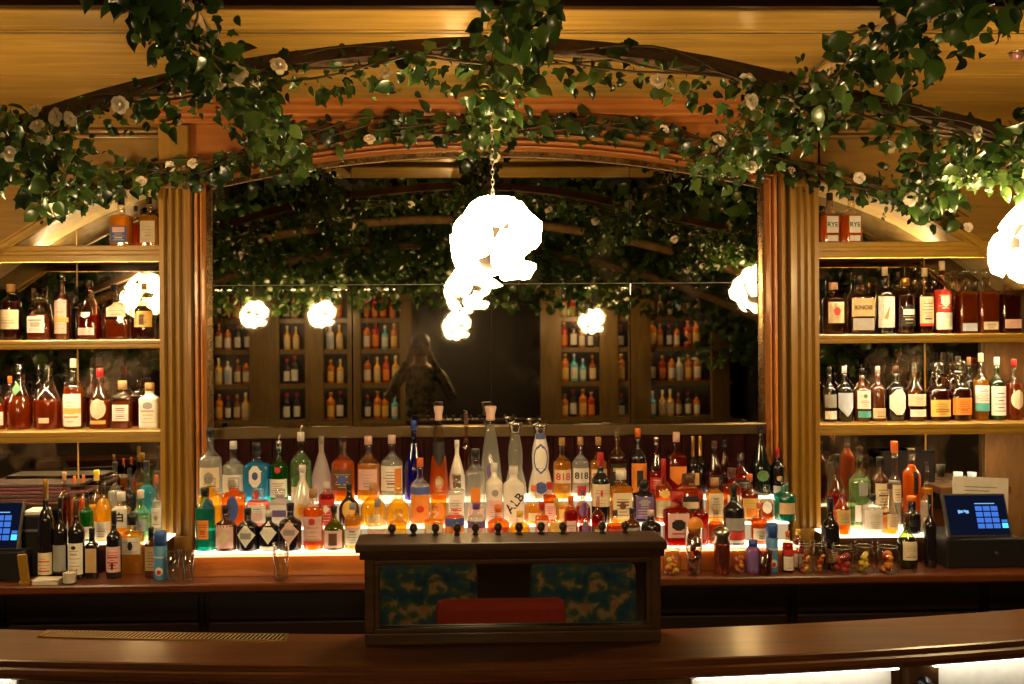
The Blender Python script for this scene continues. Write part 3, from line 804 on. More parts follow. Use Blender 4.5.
def make_bottle(x, top, w_px, style, col, cap, labels, Y, z0, label, group, opt):
    b = W(x, 400, Y); w = w_px * Y / 1000.0
    h = W(x, top, Y).z - z0
    kind = 'wine_bottle' if style == 'W' else 'spirit_bottle'
    t = thing(kind, label, 'bottle', (b.x, Y, z0), group)
    t.rotation_euler = (0, 0, opt.get('rz', random.uniform(-.06, .06)))
    prof, cprof, n, fl = body_profile(style, w, h)
    seg = 20 if n == 2 else 24
    MB().lathe(prof, seg, n, fl).build('glass_body', glass_mat(col), t)
    lq = GL[col][2]
    if lq:
        fill = opt.get('fill', (ST[style][0] + .04) if ST[style] else .55) * h
        k = .93
        lp = [(r * k, max(z, .006 * h)) for r, z in prof if z < fill] + [(r_at(prof, fill) * k, fill)]
        lc = opt.get('liq')
        lm = liquid('liquid_' + (lc or GL[col][0]).replace(' ', '_'), GL[{v[0]: q for q, v in GL.items()}[lc]][2] if lc else lq, {'cl': .26, 'pg': .24, 'aq': .5, 'gr': .4, 'te': .32, 'am': .30, 'da': .34, 'go': .36, 'or': .38, 'ye': .42}.get(col, .40))
        MB().lathe(lp, seg, n, fl).build('liquid', lm, t)
    cn = 2 if (style in 'SWAJOBNCZDM' or cap != 'K') else n
    MB().lathe(cprof, 14, 2, 1).build('cap', cap_mat(cap), t)
    if opt.get('pour'):
        MB().tube([(0, 0, h * .995), (0, 0, h * 1.05), (.006, -.004, h * 1.10)], [.006, .004, .003], 8).build('pourer', M_STEEL, t)
    main = None
    for i, L in enumerate(labels):
        c, h0, h1, uw = L[:4]; shp = L[4] if len(L) > 4 and L[4] else 'r'
        hw = uw * w / 2
        lm = patch(prof, n, fl, (L[7] * w / 2 if len(L) > 7 else 0), h0 * h, h1 * h, hw, shp, .0007 + .0005 * i)
        if main is None:
            main = lm.build('label', lab_mat(c), t); par = main
        else:
            lm.build('emblem', lab_mat(c), main)
        if len(L) > 5 and L[5]:
            txt, tc = L[5], L[6]
            rot = opt.get('rot', 0)
            tm = text_patch(txt, prof, n, fl, (h0 + h1) / 2 * h, (h1 - h0) * h * opt.get('th', .7), hw * 2 * opt.get('tw', .8), rot, .002 + .0005 * i)
            if tm: tm.build('lettering', lab_mat(tc), main)
    # unreadable small print on the main label
    if main is not None and not opt.get('noprint'):
        c, h0, h1, uw = labels[0][:4]; shp = labels[0][4] if len(labels[0]) > 4 else 'r'
        dark = c in ('bk', 'bl', 'pu', 'rd', 'br', 'gr')
        if shp in ('r', 'a', '', None) and (h1 - h0) * h > .03:
            mb = MB()
            rr = random.Random(int(x * 10))
            nl = rr.choice((5, 6, 7))
            for q in range(nl):
                za = h0 + (h1 - h0) * (.14 + .72 * q / nl) 
                th = (h1 - h0) * rr.choice((.02, .025, .03, .06))
                hw = uw * w / 2 * rr.uniform(.35, .78)
                p = patch(prof, n, fl, 0, za * h, (za + th) * h, hw, 'r', .0011, 6, 1)
                mb.add(p.v, p.f)
            mb.build('print', lab_mat('cr' if dark else rr.choice(('br', 'gy', 'tn', 'tn', 'rd'))), main)
    return t

ROWS = {}
def row(key, Y, z, phrase, group, items, back=None):
    """items: (x, top, width, style, colour, cap, labels, options); option b=1 stands a little further back"""
    its = [list(i) + [{}] * (8 - len(i)) for i in items]
    its.sort(key=lambda i: i[0])
    for sub in (0, 1):
        s = [i for i in its if i[7].get('b', 0) == sub]
        for _ in range(3):
            for p, q in zip(s, s[1:]):
                gap = (q[0] - p[0]) * (Y + 0) / Y; need = (p[2] + q[2]) / 2 * 1.01
                if need > gap and gap > 3:
                    k = gap / need; p[2] *= k; q[2] *= k
    if key[0] == 'T':
        for sub in (0, 1):
            s = [i for i in its if i[7].get('b', 0) == sub]
            for k, q in enumerate(s):
                room = min([(q[0] - s[k - 1][0]) * 2 - s[k - 1][2] if k else 99, (s[k + 1][0] - q[0]) * 2 - s[k + 1][2] if k + 1 < len(s) else 99])
                q[2] = max(q[2], min(q[2] * 1.16, room * .985))
    for i, it in enumerate(its):
        x, top, w, st, c, cap, labs, opt = it
        yy = Y + (back if opt.get('b') else 0)
        word = GL[c][0]
        lw = (LBC[labs[0][0]][0] + ' label') if labs else 'no label'
        if labs: lab = '%s bottle, %s, %s cap, %s from left %s' % (word, lw, CAPC[cap][0], ORD[i], phrase)
        else: lab = '%s bottle with %s cap, %s from left %s' % (word, CAPC[cap][0], ORD[i], phrase)
        make_bottle(x, top, w, st, c, cap, labs, yy, z, lab, group, opt)

YS = 4.115
row('L1', YS, Z_SH[0], 'on left top shelf', 'bottles on the left top shelf', [
 (122.5, 197.5, 20, 'Q', 'go', 'bk', [('bl', .10, .42, .78), ('pk', .30, .40, .6)]),
 (137, 206, 12, 'S', 'am', 'bk', [], {'b': 1}),
 (150.5, 197, 17, 'Q', 'go', 'bk', [('cr', .10, .52, .85)])], .08)
row('L2', YS, Z_SH[1], 'on left middle shelf', 'bottles on the left middle shelf', [
 (11.7, 284, 19, 'B', 'da', 'wd', [('cr', .20, .54, .95)]),
 (34, 288, 12, 'S', 'da', 'br', [], {'b': 1}),
 (40, 293, 24, 'D', 'am', 'cl', [('wh', .16, .50, .7)], {'fill': .55}),
 (63, 274, 15, 'S', 'br', 'cl', [('pk', .10, .60, .8), ('go', .27, .34, .98)], {'fill': .5}),
 (77, 286, 10, 'S', 'bk', 'bk', [], {'b': 1}),
 (90, 280, 23, 'J', 'rd', 'bk', [('pk', .08, .20, .7), ('wh', .36, .46, .4, 's')]),
 (104, 296, 12, 'S', 'am', 'br', [], {'b': 1}),
 (119.5, 292, 23, 'K', 'go', 'cl', [('cr', .48, .78, .84)], {'fill': .42, 'liq': 'amber'}),
 (145, 283, 19, 'J', 'da', 'wd', [('ye', .22, .50, .94), ('br', .26, .44, .25)])], .09)
row('L3', YS, Z_SH[2], 'on left bottom shelf', 'bottles on the left bottom shelf', [
 (-1, 385, 12, 'S', 'am', 'bk', [('wh', .1, .4, .9)]),
 (10, 376, 12, 'S', 'rd', 'or', [], {'b': 1}),
 (19, 364, 22, 'J', 'am', 'cl', [('gr', .52, .72, .45, 'd')], {'fill': .5}),
 (39, 365, 13, 'J', 'am', 'cl', [], {'b': 1}),
 (48, 364, 25, 'O', 'am', 'cl', [('cr', .10, .18, .4)], {'fill': .44}),
 (66.5, 366, 11, 'J', 'go', 'cl', [], {'b': 1}),
 (73.5, 358.6, 19, 'S', 'am', 'cr', [('wh', .04, .50, .92), ('ye', .22, .30, .92)]),
 (92, 358, 12, 'J', 'da', 'cl', [], {'b': 1}),
 (100, 368, 21, 'O', 'or', 'rd', [('cr', .16, .50, .72, 'o'), ('go', .08, .14, .7)], {'liq': 'amber'}),
 (122.5, 380.6, 18, 'K', 'am', 'wd', [('wh', .16, .50, .9)], {'fill': .55}),
 (138.6, 379, 14, 'K', 'da', 'cl', [], {'b': 1}),
 (149.7, 382.7, 19, 'K', 'wh', 'wd', [('wh', .05, .6, .92), ('gy', .42, .58, .5, 'o')])], .09)
row('R1', YS, Z_SH[0], 'on right top shelf', 'bottles on the right top shelf', [
 (831, 193, 18, 'Q', 'or', 'bk', [('wh', .22, .54, .66, 'r', 'RYE', 'bk'), ('wh', .06, .17, .6)], {'rz': .0, 'fill': .56, 'noprint': 1, 'th': .5, 'tw': .9}),
 (852.5, 193, 18, 'Q', 'or', 'bk', [('wh', .22, .54, .66, 'r', 'RYE', 'bk'), ('wh', .06, .17, .6)], {'rz': .1, 'fill': .56, 'noprint': 1, 'th': .5, 'tw': .9})], .09)
row('R2', YS, Z_SH[1], 'on right middle shelf', 'bottles on the right middle shelf', [
 (834, 282.5, 22, 'B', 'am', 'pk', [('cr', .22, .62, .72), ('rd', .36, .52, .3, 'o')], {'liq': 'dark amber'}),
 (860, 275, 25, 'Q', 'da', 'bk', [('tn', .30, .60, .92, 'r', 'KNOB', 'bk'), ('gy', .07, .27, .85)], {'rz': 0, 'th': .4, 'tw': .75, 'noprint': 1}),
 (885.6, 267, 18, 'S', 'bk', 'cr', [('wh', .10, .56, .94, 'r', '7', 'or')], {'rz': 0, 'th': .8, 'tw': .62, 'noprint': 1}),
 (899, 272, 10, 'S', 'da', 'br', [], {'b': 1}),
 (905.6, 278, 19, 'B', 'da', 'go', [('bk', .14, .52, .8, 'a'), ('wh', .34, .44, .6)]),
 (916, 267, 10, 'S', 'da', 'cl', [], {'b': 1}),
 (925.4, 268, 18, 'S', 'da', 'cr', [('cr', .16, .56, .86), ('rd', .12, .16, .86)]),
 (935, 268, 10, 'S', 'am', 'cl', [], {'b': 1}),
 (942.8, 261, 19, 'S', 'rd', 'cr', [('rd', .30, .60, .96), ('wh', .06, .29, .92), ('wh', .36, .52, .5, 's')]),
 (954, 270, 10, 'S', 'da', 'cl', [], {'b': 1}),
 (966.4, 269, 19, 'Q', 'am', 'cl', [('lb', .04, .16, .8)]),
 (976, 270, 10, 'S', 'da', 'cl', [], {'b': 1}),
 (987, 269, 21, 'Q', 'am', 'cl', [('cr', .06, .18, .7)]),
 (1009, 270, 21, 'Q', 'da', 'cl', [('pk', .08, .22, .8)])], .09)
row('R3', YS, Z_SH[2], 'on right bottom shelf', 'bottles on the right bottom shelf', [
 (829.5, 367, 14, 'S', 'bk', 'bk', [('gy', .26, .50, .9), ('wh', .05, .20, .9)]),
 (844.4, 366, 17, 'S', 'bk', 'wh', [('lb', .10, .52, .92, 's')]),
 (862, 368, 18, 'S', 'br', 'bk', [('wh', .24, .58, .84), ('gr', .44, .52, .25, 'o'), ('tl', .08, .20, .8)]),
 (877.7, 366, 16, 'S', 'br', 'pk', [('cr', .06, .24, .9)]),
 (895.8, 366, 18, 'S', 'bk', 'br', [('wh', .12, .58, .9, 'h')]),
 (915, 362, 20, 'O', 'da', 'cl', [('cr', .26, .46, .9), ('wh', .08, .20, .8)]),
 (914, 350, 14, 'J', 'go', 'cl', [], {'b': 1}),
 (937.4, 362, 23, 'D', 'da', 'cl', [('ye', .08, .36, .9)]),
 (951, 353, 11, 'S', 'da', 'bk', [], {'b': 1}),
 (959.7, 360, 21, 'D', 'am', 'cl', [('or', .10, .38, .92)], {'liq': 'dark amber'}),
 (969, 357, 11, 'S', 'dg', 'wd', [], {'b': 1}),
 (981, 353, 15, 'S', 'go', 'cr', [('wh', .26, .52, .94), ('tl', .14, .26, .94)]),
 (997, 357, 16, 'S', 'gr', 'wh', [('wh', .08, .54, .94)], {'liq': 'olive green'}),
 (1014, 359, 16, 'S', 'or', 'rd', [('cr', .18, .50, .8, 'o')], {'liq': 'amber'})], .09)

# ---- lower left bay, on the counter and on its riser
row('LC', 3.70, ZC, 'on the left counter', 'bottles on the left end of the counter', [
 (45, 479, 16, 'W', 'bk', 'go', [('cr', .05, .27, .96)]),
 (59.5, 497, 15, 'S', 'bk', 'bk', [('gy', .10, .42, .9)]),
 (75.6, 500, 16, 'W', 'bk', 'br', [('wh', .06, .46, .94), ('bk', .38, .43, .3, 'o')]),
 (91, 528, 12, 'K', 'bk', 'bk', [('tn', .12, .60, .9)]),
 (113, 511, 15, 'W', 'bk', 'bk', [('pk', .10, .48, .94), ('bk', .14, .24, .15)]),
 (150, 527, 11, 'K', 'br', 'bk', [('tn', .14, .62, .95)])])
row('LR', 3.845, Z_LS, 'on left riser, front', 'bottles on the left riser', [
 (86, 491.5, 13, 'S', 'gr', 'bk', [('wh', .06, .30, .9)]),
 (102.6, 474, 18, 'O', 'ye', 'cl', [('wh', .04, .30, .95)], {'fill': .62}),
 (120.6, 492, 20, 'K', 'go', 'wh', [('wh', .28, .72, .88, 'r', '白', 'bk')], {'rz': 0, 'noprint': 1, 'tw': .5, 'th': .6}),
 (140, 490, 23, 'O', 'pg', 'wh', [('lb', .22, .44, .7)]),
 (156, 475, 10, 'S', 'cl', 'or', [('wh', .2, .5, .9), ('gy', .3, .4, .5, 'd')]),
 ])
row('LF', 3.775, ZC, 'before left riser', 'bottles before the left riser', [
 (131.6, 514, 23, 'K', 'go', 'bk', [('wh', .34, .62, .88), ('bk', .40, .56, .2, 'o')], {'fill': .7})])
row('LB', 3.965, Z_LS, 'on left riser, back', 'bottles at the back of the left riser', [
 (63.6, 472, 13, 'S', 'da', 'wd', []), (74, 476, 9, 'S', 'go', 'or', []), (83, 475, 9, 'S', 'or', 'or', []),
 (96, 470, 17, 'O', 'or', 'ye', [], {'liq': 'yellow'}), (114.5, 462, 14, 'S', 'cl', 'bk', []), (129, 468, 13, 'S', 'bk', 'bk', []),
 (146, 461, 18, 'S', 'te', 'bk', [], {'liq': 'light blue', 'fill': .66})])

# ---- stepped display: back tier
Y3 = 3.925; Z3 = TIER[3][2]
row('T3', Y3, Z3, 'in back row of lit steps', 'bottles on the back step', [
 (210, 428, 23, 'S', 'cl', 'bk', [('cr', .20, .48, .8), ('gy', .26, .42, .4, 'o')], {'noprint': 1}),
 (233, 441, 22, 'S', 'cl', 'wh', [('wh', .16, .46, .9), ('gy', .22, .40, .4, 'o')], {'noprint': 1}),
 (256.5, 442.5, 22, 'Q', 'aq', 'bk', [('wh', .26, .62, .48, 'h'), ('bl', .38, .52, .24, 'o'), ('rd', .06, .20, .26)], {'fill': .64, 'noprint': 1}),
 (278.5, 441, 18, 'S', 'gr', 'si', [('wh', .08, .38, .9), ('rd', .48, .58, .3, 'o')], {'pour': 1}),
 (300.5, 432, 20, 'S', 'pg', 'wh', [('cr', .05, .22, .8), ('br', .42, .54, .3, 'o')], {'pour': 1}),
 (321, 436, 19, 'J', 'fr', 'gy', []),
 (342.6, 436, 21, 'S', 'or', 'cl', [('br', .18, .50, .84), ('bl', .26, .42, .4, 'o')], {'fill': .62}),
 (368, 436, 20, 'S', 'go', 'pk', [('pk', .18, .50, .8)], {'fill': .55}),
 (391.5, 435, 20, 'S', 'cl', 'pk', [('wh', .16, .54, .9), ('or', .16, .50, .26, 'r', '', '', .58)]),
 (413.5, 420.5, 17, 'J', 'bu', 'bl', [], {'fill': .7}),
 (438.5, 406, 20, 'C', 'am', 'pk', [('bk', .36, .62, .55, 's'), ('go', .12, .26, .4, 'o')], {'fill': .46, 'liq': 'orange', 'noprint': 1}),
 (456.6, 440, 16, 'J', 'wh', 'wh', [('br', .20, .42, .5)], {'noprint': 1}),
 (466, 413, 10, 'S', 'da', 'br', [], {'b': 1}),
 (490.4, 406, 21, 'C', 'cl', 'pk', [('pu', .22, .40, .4, 'o')], {'noprint': 1, 'fill': .8}),
 (515, 422.5, 19, 'Z', 'cl', 'si', [], {'fill': .84}),
 (540, 424, 24, 'Z', 'wh', 'si', [('bl', .34, .74, .58, 'o'), ('wh', .37, .71, .50, 'o'), ('bl', .80, .88, .38), ('bl', .08, .24, .5, 'o')], {'noprint': 1}),
 (561.6, 437.5, 19, 'S', 'go', 'wd', [('cr', .26, .48, .88, 'r', '818', 'rd')], {'rz': 0, 'fill': .6, 'noprint': 1, 'th': .62, 'tw': .86}),
 (580, 437, 18, 'S', 'cl', 'wd', [('wh', .26, .50, .88, 'r', '818', 'bk'), ('rd', .05, .22, .5)], {'rz': 0, 'noprint': 1, 'th': .62, 'tw': .86}),
 (598, 437, 17, 'S', 'go', 'wd', [('cr', .26, .48, .88, 'r', '818', 'rd')], {'rz': 0, 'noprint': 1, 'th': .62, 'tw': .86, 'fill': .6}),
 (617, 428, 20, 'S', 'da', 'cl', [('bk', .2, .5, .8), ('go', .40, .44, .6)]),
 (637.5, 428, 20, 'S', 'bk', 'or', [('or', .06, .50, .86), ('bk', .16, .40, .36)], {'noprint': 1}),
 (656, 437, 21, 'J', 'rd', 'si', [('rd', .14, .34, .8)]),
 (676, 432, 19, 'Q', 'rd', 'pk', [('or', .20, .48, .84, 's')]),
 (692.5, 436, 13, 'N', 'bk', 'go', [('go', .2, .4, .8)]), (700, 436, 12, 'N', 'bk', 'go', [], {'b': 1}),
 (714, 441, 15, 'J', 'da', 'br', [('bk', .2, .4, .8)]), (724, 440, 13, 'J', 'da', 'bk', [], {'b': 1}),
 (740, 453, 19, 'O', 'rd', 'cl', [('bk', .2, .4, .7)]),
 ], .072)
row('T3b', 3.955, Z3, 'at step end', 'bottles at the right end of the back step', [
 (760, 424, 20, 'J', 'dg', 'bk', [('gr', .2, .36, .6, 'o')]), (777, 448, 14, 'W', 'bk', 'rd', [('go', .3, .42, .4, 'o'), ('gy', .05, .2, .8)])])
# ---- middle tier
Y2 = 3.83; Z2 = TIER[2][2]
row('T2', Y2, Z2, 'in middle row of lit steps', 'bottles on the middle step', [
 (209.5, 478, 20, 'K', 'ye', 'cl', [('bl', .12, .62, .5, 'o')], {'fill': .78, 'noprint': 1}),
 (233, 478, 22, 'K', 'or', 'cl', [('bl', .12, .66, .5, 'o')], {'fill': .78, 'noprint': 1}),
 (257.5, 489, 19, 'K', 'pk', 'cl', [('wh', .12, .6, .8), ('pk', .2, .4, .5)]),
 (279.5, 489, 19, 'K', 'fr', 'cl', [('wh', .12, .6, .8), ('pu', .28, .46, .7)], {'noprint': 1}),
 (302, 465, 20, 'J', 'wh', 'wh', [('ye', .16, .40, .5, 'o'), ('or', .20, .34, .3, 'o')], {'noprint': 1}),
 (326, 482, 14, 'B', 'rd', 'wh', [('rd', .06, .62, .94), ('wh', .3, .5, .5, 'd')]),
 (348.5, 484, 18, 'O', 'bk', 'bk', [('ye', .20, .62, .62, 'o')], {'noprint': 1}),
 (372.5, 483, 23, 'O', 'ye', 'wd', [('ye', .1, .3, .5)], {'fill': .66}),
 (397.5, 487, 24, 'O', 'go', 'go', [('go', .08, .2, .6)], {'fill': .66, 'liq': 'yellow'}),
 (419.6, 458, 18, 'S', 'cl', 'or', [('or', .04, .46, .93), ('bl', .47, .58, .93), ('rd', .2, .3, .4, 'o')], {'noprint': 1}),
 (438, 478, 15, 'K', 'go', 'cl', [('or', .1, .5, .7, 'o')]),
 (455.5, 474, 16, 'K', 'cl', 'cl', [('wh', .1, .6, .8)]),
 (475, 449, 18, 'B', 'cl', 'bk', [('or', .30, .50, .5), ('pk', .08, .22, .8)], {'noprint': 1}),
 (493.6, 463, 17, 'B', 'wh', 'wh', [('pk', .08, .40, .9), ('gy', .46, .58, .4, 'o')]),
 (513, 466, 20, 'B', 'wh', 'wh', [('wh', .10, .66, .93, 'r', 'ALB', 'bk')], {'rz': 0, 'rot': .85, 'noprint': 1, 'th': .40, 'tw': 1.1}),
 (533, 485, 16, 'O', 'or', 'or', [('cr', .1, .3, .7)], {'liq': 'golden'}),
 (549, 482, 13, 'K', 'am', 'rd', [('pk', .1, .5, .8)]),
 (565, 486, 16, 'O', 'go', 'wd', [('ye', .1, .4, .8)]),
 (582, 490, 15, 'O', 'rd', 'pr', [('pu', .2, .6, .6, 'o')]),
 (600, 452.5, 18, 'W', 'dg', 'rd', [('cr', .24, .56, .93), ('rd', .38, .48, .15, 'o')]),
 (620.5, 470, 22, 'K', 'go', 'wh', [('cr', .08, .58, .86), ('br', .26, .40, .3, 'o')], {'fill': .66}),
 (643, 480, 21, 'K', 'bk', 'bk', [('pu', .10, .62, .84), ('gy', .44, .56, .5, 'o')]),
 (663, 459, 18, 'N', 'am', 'rd', [('cr', .08, .36, .9), ('ye', .40, .52, .6, 'h')]),
 (688, 474, 24, 'K', 'am', 'br', [('bk', .20, .56, .82), ('cr', .3, .44, .6)], {'noprint': 1}),
 (714, 478, 18, 'K', 'go', 'wd', [('cr', .12, .66, .84)], {'fill': .72}),
 (731, 468, 17, 'K', 'am', 'br', [('wh', .2, .5, .7)]),
 (749, 474, 15, 'S', 'da', 'or', [('ye', .06, .50, .92), ('or', .1, .3, .6)]),
 (765, 485, 14, 'O', 'am', 'cl', [('wh', .22, .56, .66, 'o')]),
 (784, 478, 19, 'S', 'te', 'cl', [('tn', .18, .44, .7)])])
# ---- front tier
Y1 = 3.73; Z1 = TIER[1][2]
row('T1', Y1, Z1, 'in front row of lit steps', 'bottles on the front step', [
 (204.3, 487.5, 20, 'B', 'te', 'bk', [('or', .20, .50, .56)], {'fill': .66}),
 (225, 506, 22, 'A', 'br', 'bk', [('pk', .08, .60, .80), ('cr', .18, .5, .55, 'd')], {'noprint': 1}),
 (247, 508, 21, 'A', 'bk', 'bk', [('wh', .10, .66, .84, 'd'), ('gy', .30, .44, .5)], {'noprint': 1}),
 (268, 510, 20, 'A', 'bk', 'wh', [('wh', .18, .72, .84, 'd'), ('wh', .03, .12, .84)], {'noprint': 1}),
 (289.5, 503, 22, 'A', 'bk', 'bk', [('pk', .14, .66, .84, 'd'), ('gy', .34, .46, .5)], {'noprint': 1}),
 (312.5, 489, 20, 'B', 'or', 'wd', [('pk', .10, .56, .9), ('rd', .42, .54, .32, 'o'), ('rd', .10, .16, .9)], {'fill': .68}),
 (333, 506, 21, 'O', 'ol', 'bk', [('pk', .06, .46, .84), ('br', .12, .40, .4)], {'fill': .6, 'noprint': 1}),
 (352, 503, 16, 'B', 'go', 'gy', [('wh', .1, .5, .9), ('pk', .42, .5, .8)]),
 (377, 499, 19, 'O', 'cl', 'gy', [('pk', .1, .4, .8)]),
 (397, 510, 18, 'K', 'ye', 'cl', [('ye', .2, .5, .8)]),
 (433, 507, 17, 'K', 'go', 'cl', [('cr', .2, .6, .8)]),
 (453.5, 503, 17, 'B', 'pk', 'cl', [('or', .3, .55, .95), ('bl', .5, .68, .95)]),
 (475.5, 503, 16, 'B', 'cl', 'pr', [('pk', .1, .5, .9), ('pu', .46, .62, .95)]),
 (497.5, 505, 22, 'A', 'or', 'or', [('rd', .2, .5, .7)], {'fill': .66}),
 (519, 511, 20, 'A', 'ye', 'ye', [('or', .1, .4, .8)], {'fill': .66}),
 (541, 502, 14, 'K', 'or', 'rd', [('pk', .2, .6, .8)]),
 (555.5, 498, 16, 'O', 'go', 'ye', [('ye', .2, .5, .8)], {'liq': 'yellow'}),
 (570, 496, 14, 'B', 'rd', 'or', [('pk', .1, .52, .7)]),
 (584, 503, 13, 'O', 'rd', 'pr', [('pu', .2, .6, .6, 'o')]),
 (597, 494, 14, 'S', 'rd', 'pk', [('br', .1, .4, .9)]),
 (614, 510, 15, 'A', 'am', 'br', [('rd', .2, .5, .8)]),
 (631, 508, 14, 'A', 'br', 'bk', [('gy', .2, .5, .8)]),
 (650, 510, 17, 'A', 'bk', 'pk', [('pu', .1, .4, .9)]),
 (676, 492, 23, 'K', 'rd', 'rd', [('pk', .16, .62, .80), ('bk', .3, .5, .5, 'h')]),
 (700, 492, 13, 'S', 'rd', 'rd', [('rd', .1, .4, .9)]),
 (715, 508, 14, 'A', 'am', 'wd', [('br', .1, .4, .8)]),
 (733, 485, 20, 'W', 'bk', 'bk', [('rd', .10, .24, .93), ('gy', .25, .46, .93), ('wh', .04, .09, .93)], {'noprint': 1}),
 (758, 503, 14, 'S', 'am', 'or', [('cr', .1, .4, .9)]),
 ])

# ---- lower right bay
row('RC', 3.70, ZC, 'on the right counter', 'bottles on the right end of the counter', [
 (829.5, 498, 18, 'W', 'bk', 'bk', [('br', .1, .3, .8)]),
 (906, 513, 19, 'O', 'ol', 'br', [('cr', .16, .50, .78)], {'fill': .5}),
 (929, 494, 12, 'S', 'bk', 'bk', [])])
row('RR', 3.845, Z_RS, 'on right riser, front', 'bottles on the right riser', [
 (841, 484, 17, 'O', 'am', 'cl', [('go', .2, .5, .8)], {'liq': 'orange'}),
 (871, 494, 20, 'B', 'cl', 'bk', [('wh', .14, .62, .9)]),
 (889, 483, 16, 'J', 'go', 'br', [('cr', .12, .4, .7)], {'fill': .34}),
 (911, 496, 17, 'M', 'bk', 'or', [('bk', .2, .4, .8)]),
 (925, 480, 11, 'S', 'cl', 'cl', [('cr', .1, .3, .8)])])
row('RB', 3.955, Z_RS, 'on right riser, back', 'bottles at the back of the right riser', [
 (836, 454, 19, 'O', 'rd', 'bk', []), (859, 447, 22, 'S', 'pg', 'cl', [('gy', .42, .58, .4), ('wh', .1, .3, .7)], {'noprint': 1}),
 (879.4, 457, 17, 'B', 'br', 'bk', [('cr', .24, .64, .86)]), (894, 441, 13, 'M', 'cl', 'or', [('cr', .3, .5, .7)]),
 (911, 449, 18, 'B', 'or', 'cl', [('bk', .44, .72, .25), ], {'noprint': 1, 'fill': .8}), (926, 462, 12, 'S', 'go', 'cl', [])])

# ================================================================== COUNTER ITEMS
def at(px, Y, z=None):
    return (WX(px, Y, 560), Y, ZC if z is None else z)
M_CLR = glass('glass_clear', GL['cl'][1])

def can(px, top, w, Y, label, c1, c2):
    z1 = W(px, top, Y).z - ZC; r = w * Y / 2000
    t = thing('spray_can', label, 'can', at(px, Y), 'blue cans on the counter')
    MB().lathe([(r * .92, 0), (r, .004), (r, z1 * .70), (r * .96, z1 * .71)], 20).build('body', pbr('can_blue', c1, .3), t)
    MB().lathe([(r * .98, z1 * .70), (r * .98, z1 * .95), (r * .85, z1)], 20).build('cap', pbr('can_cap', c2, .35), t)
    pr = [(r, 0), (r, z1)]
    MBp = patch(pr, 2, 1, 0, z1 * .10, z1 * .28, r * .6, 'o', .0008)
    e = MBp.build('emblem', lab_mat('wh'), t)
    patch(pr, 2, 1, 0, z1 * .12, z1 * .22, r * .35, 'o', .0014).build('emblem_centre', lab_mat('rd'), e)
    patch(pr, 2, 1, 0, z1 * .46, z1 * .50, r * .8, 'r', .0008).build('print', lab_mat('lb'), t)
can(160.5, 531, 13, 3.66, 'light blue can with darker cap left of the front steps', (.10, .30, .55), (.03, .10, .35))
can(772, 523, 12, 3.655, 'blue can with dark blue cap right of the front steps', (.12, .32, .50), (.02, .08, .36))

def tumbler(px, top, w, Y, label, tint=None, fill=None, group='glasses on the counter', name='drinking_glass'):
    z1 = W(px, top, Y).z - ZC; r = w * Y / 2000
    t = thing(name, label, 'glass', at(px, Y), group)
    MB().lathe([(r * .78, 0), (r * .80, .003), (r, z1), (r * .94, z1), (r * .76, .008), (.001, .008)], 20, cap0=True, cap1=False).build('bowl', M_CLR if tint is None else glass('glass_' + tint[0], tint[1]), t)
    if fill:
        MB().lathe([(r * .74, .009), (r * .84, z1 * .7)], 16).build('drink', liquid('drink_' + fill[0], fill[1], .6), t)
    return t
def stemglass(px, top, w, Y, label, group):
    z1 = W(px, top, Y).z - ZC; r = w * Y / 2000
    t = thing('stem_glass', label, 'glass', at(px, Y), group)
    MB().lathe([(r * .7, 0), (r * .7, .002), (r * .15, .006), (r * .12, z1 * .42), (r * .3, z1 * .46)], 16).build('stem', M_CLR, t)
    MB().lathe([(r * .3, z1 * .45), (r * .8, z1 * .55), (r, z1 * .78), (r * .95, z1), (r * .90, z1), (r * .94, z1 * .78), (r * .72, z1 * .57), (.001, z1 * .48)], 16, cap0=False, cap1=False).build('bowl', M_CLR, t)
tumbler(173, 550, 13, 3.64, 'empty clear glass beside the blue can, left one')
tumbler(188, 550, 13, 3.64, 'empty clear glass before the left pilaster, right one')
tumbler(281, 543, 17, 3.63, 'tall clear glass before the black bottles of the front row')

def jar(px, top, w, Y, label, cont, lid=False):
    z1 = W(px, top, Y).z - ZC; r = w * Y / 2000
    t = thing('glass_jar', label, 'jar', at(px, Y), 'jars of garnish on the counter')
    MB().lathe([(r * .86, 0), (r * .97, .003), (r, z1 * .15), (r, z1 * .68), (r * .86, z1 * .78), (r * .82, z1 * .84), (r * .86, z1 * .86), (r * .86, z1 * .98), (r * .80, z1)], 20, cap1=False).build('jar_body', M_CLR, t)
    MB().tube([(r * .88 * math.cos(a), r * .88 * math.sin(a), z1 * .85) for a in np.linspace(0, 2 * math.pi, 17)], .0015, 5).build('wire_ring', M_STEEL, t)
    rr = random.Random(int(px))
    for i in range(9):
        a = rr.uniform(0, 6.28); q = r * .45 * math.sqrt(rr.random()); s = r * rr.uniform(.3, .42)
        c = cont[i % len(cont)]
        m = pbr('garnish_%s' % c[0], c[1], .35, transl=.3)
        g = MB().sphere((0, 0, 0), s, 10, 6, 0, (1, 1, rr.uniform(.4, .9))).build('garnish', m, t, (q * math.cos(a), q * math.sin(a), s * .9 + i * z1 * .055))
        g.rotation_euler = (rr.uniform(-1, 1), rr.uniform(-1, 1), 0)
RED = ('cherry', (.45, .03, .015)); ORA = ('orange', (.85, .33, .04)); LEM = ('lemon', (.85, .62, .10)); PNK = ('pink', (.65, .25, .25))
jar(672, 545, 18, 3.64, 'glass jar of orange slices beside the box screen', [ORA, LEM])
jar(738.5, 541, 15, 3.645, 'glass jar with pale fruit beside the purple jar', [PNK, ORA])
jar(805.5, 540, 15, 3.64, 'left glass jar of red garnish before the right pilaster', [RED, LEM])
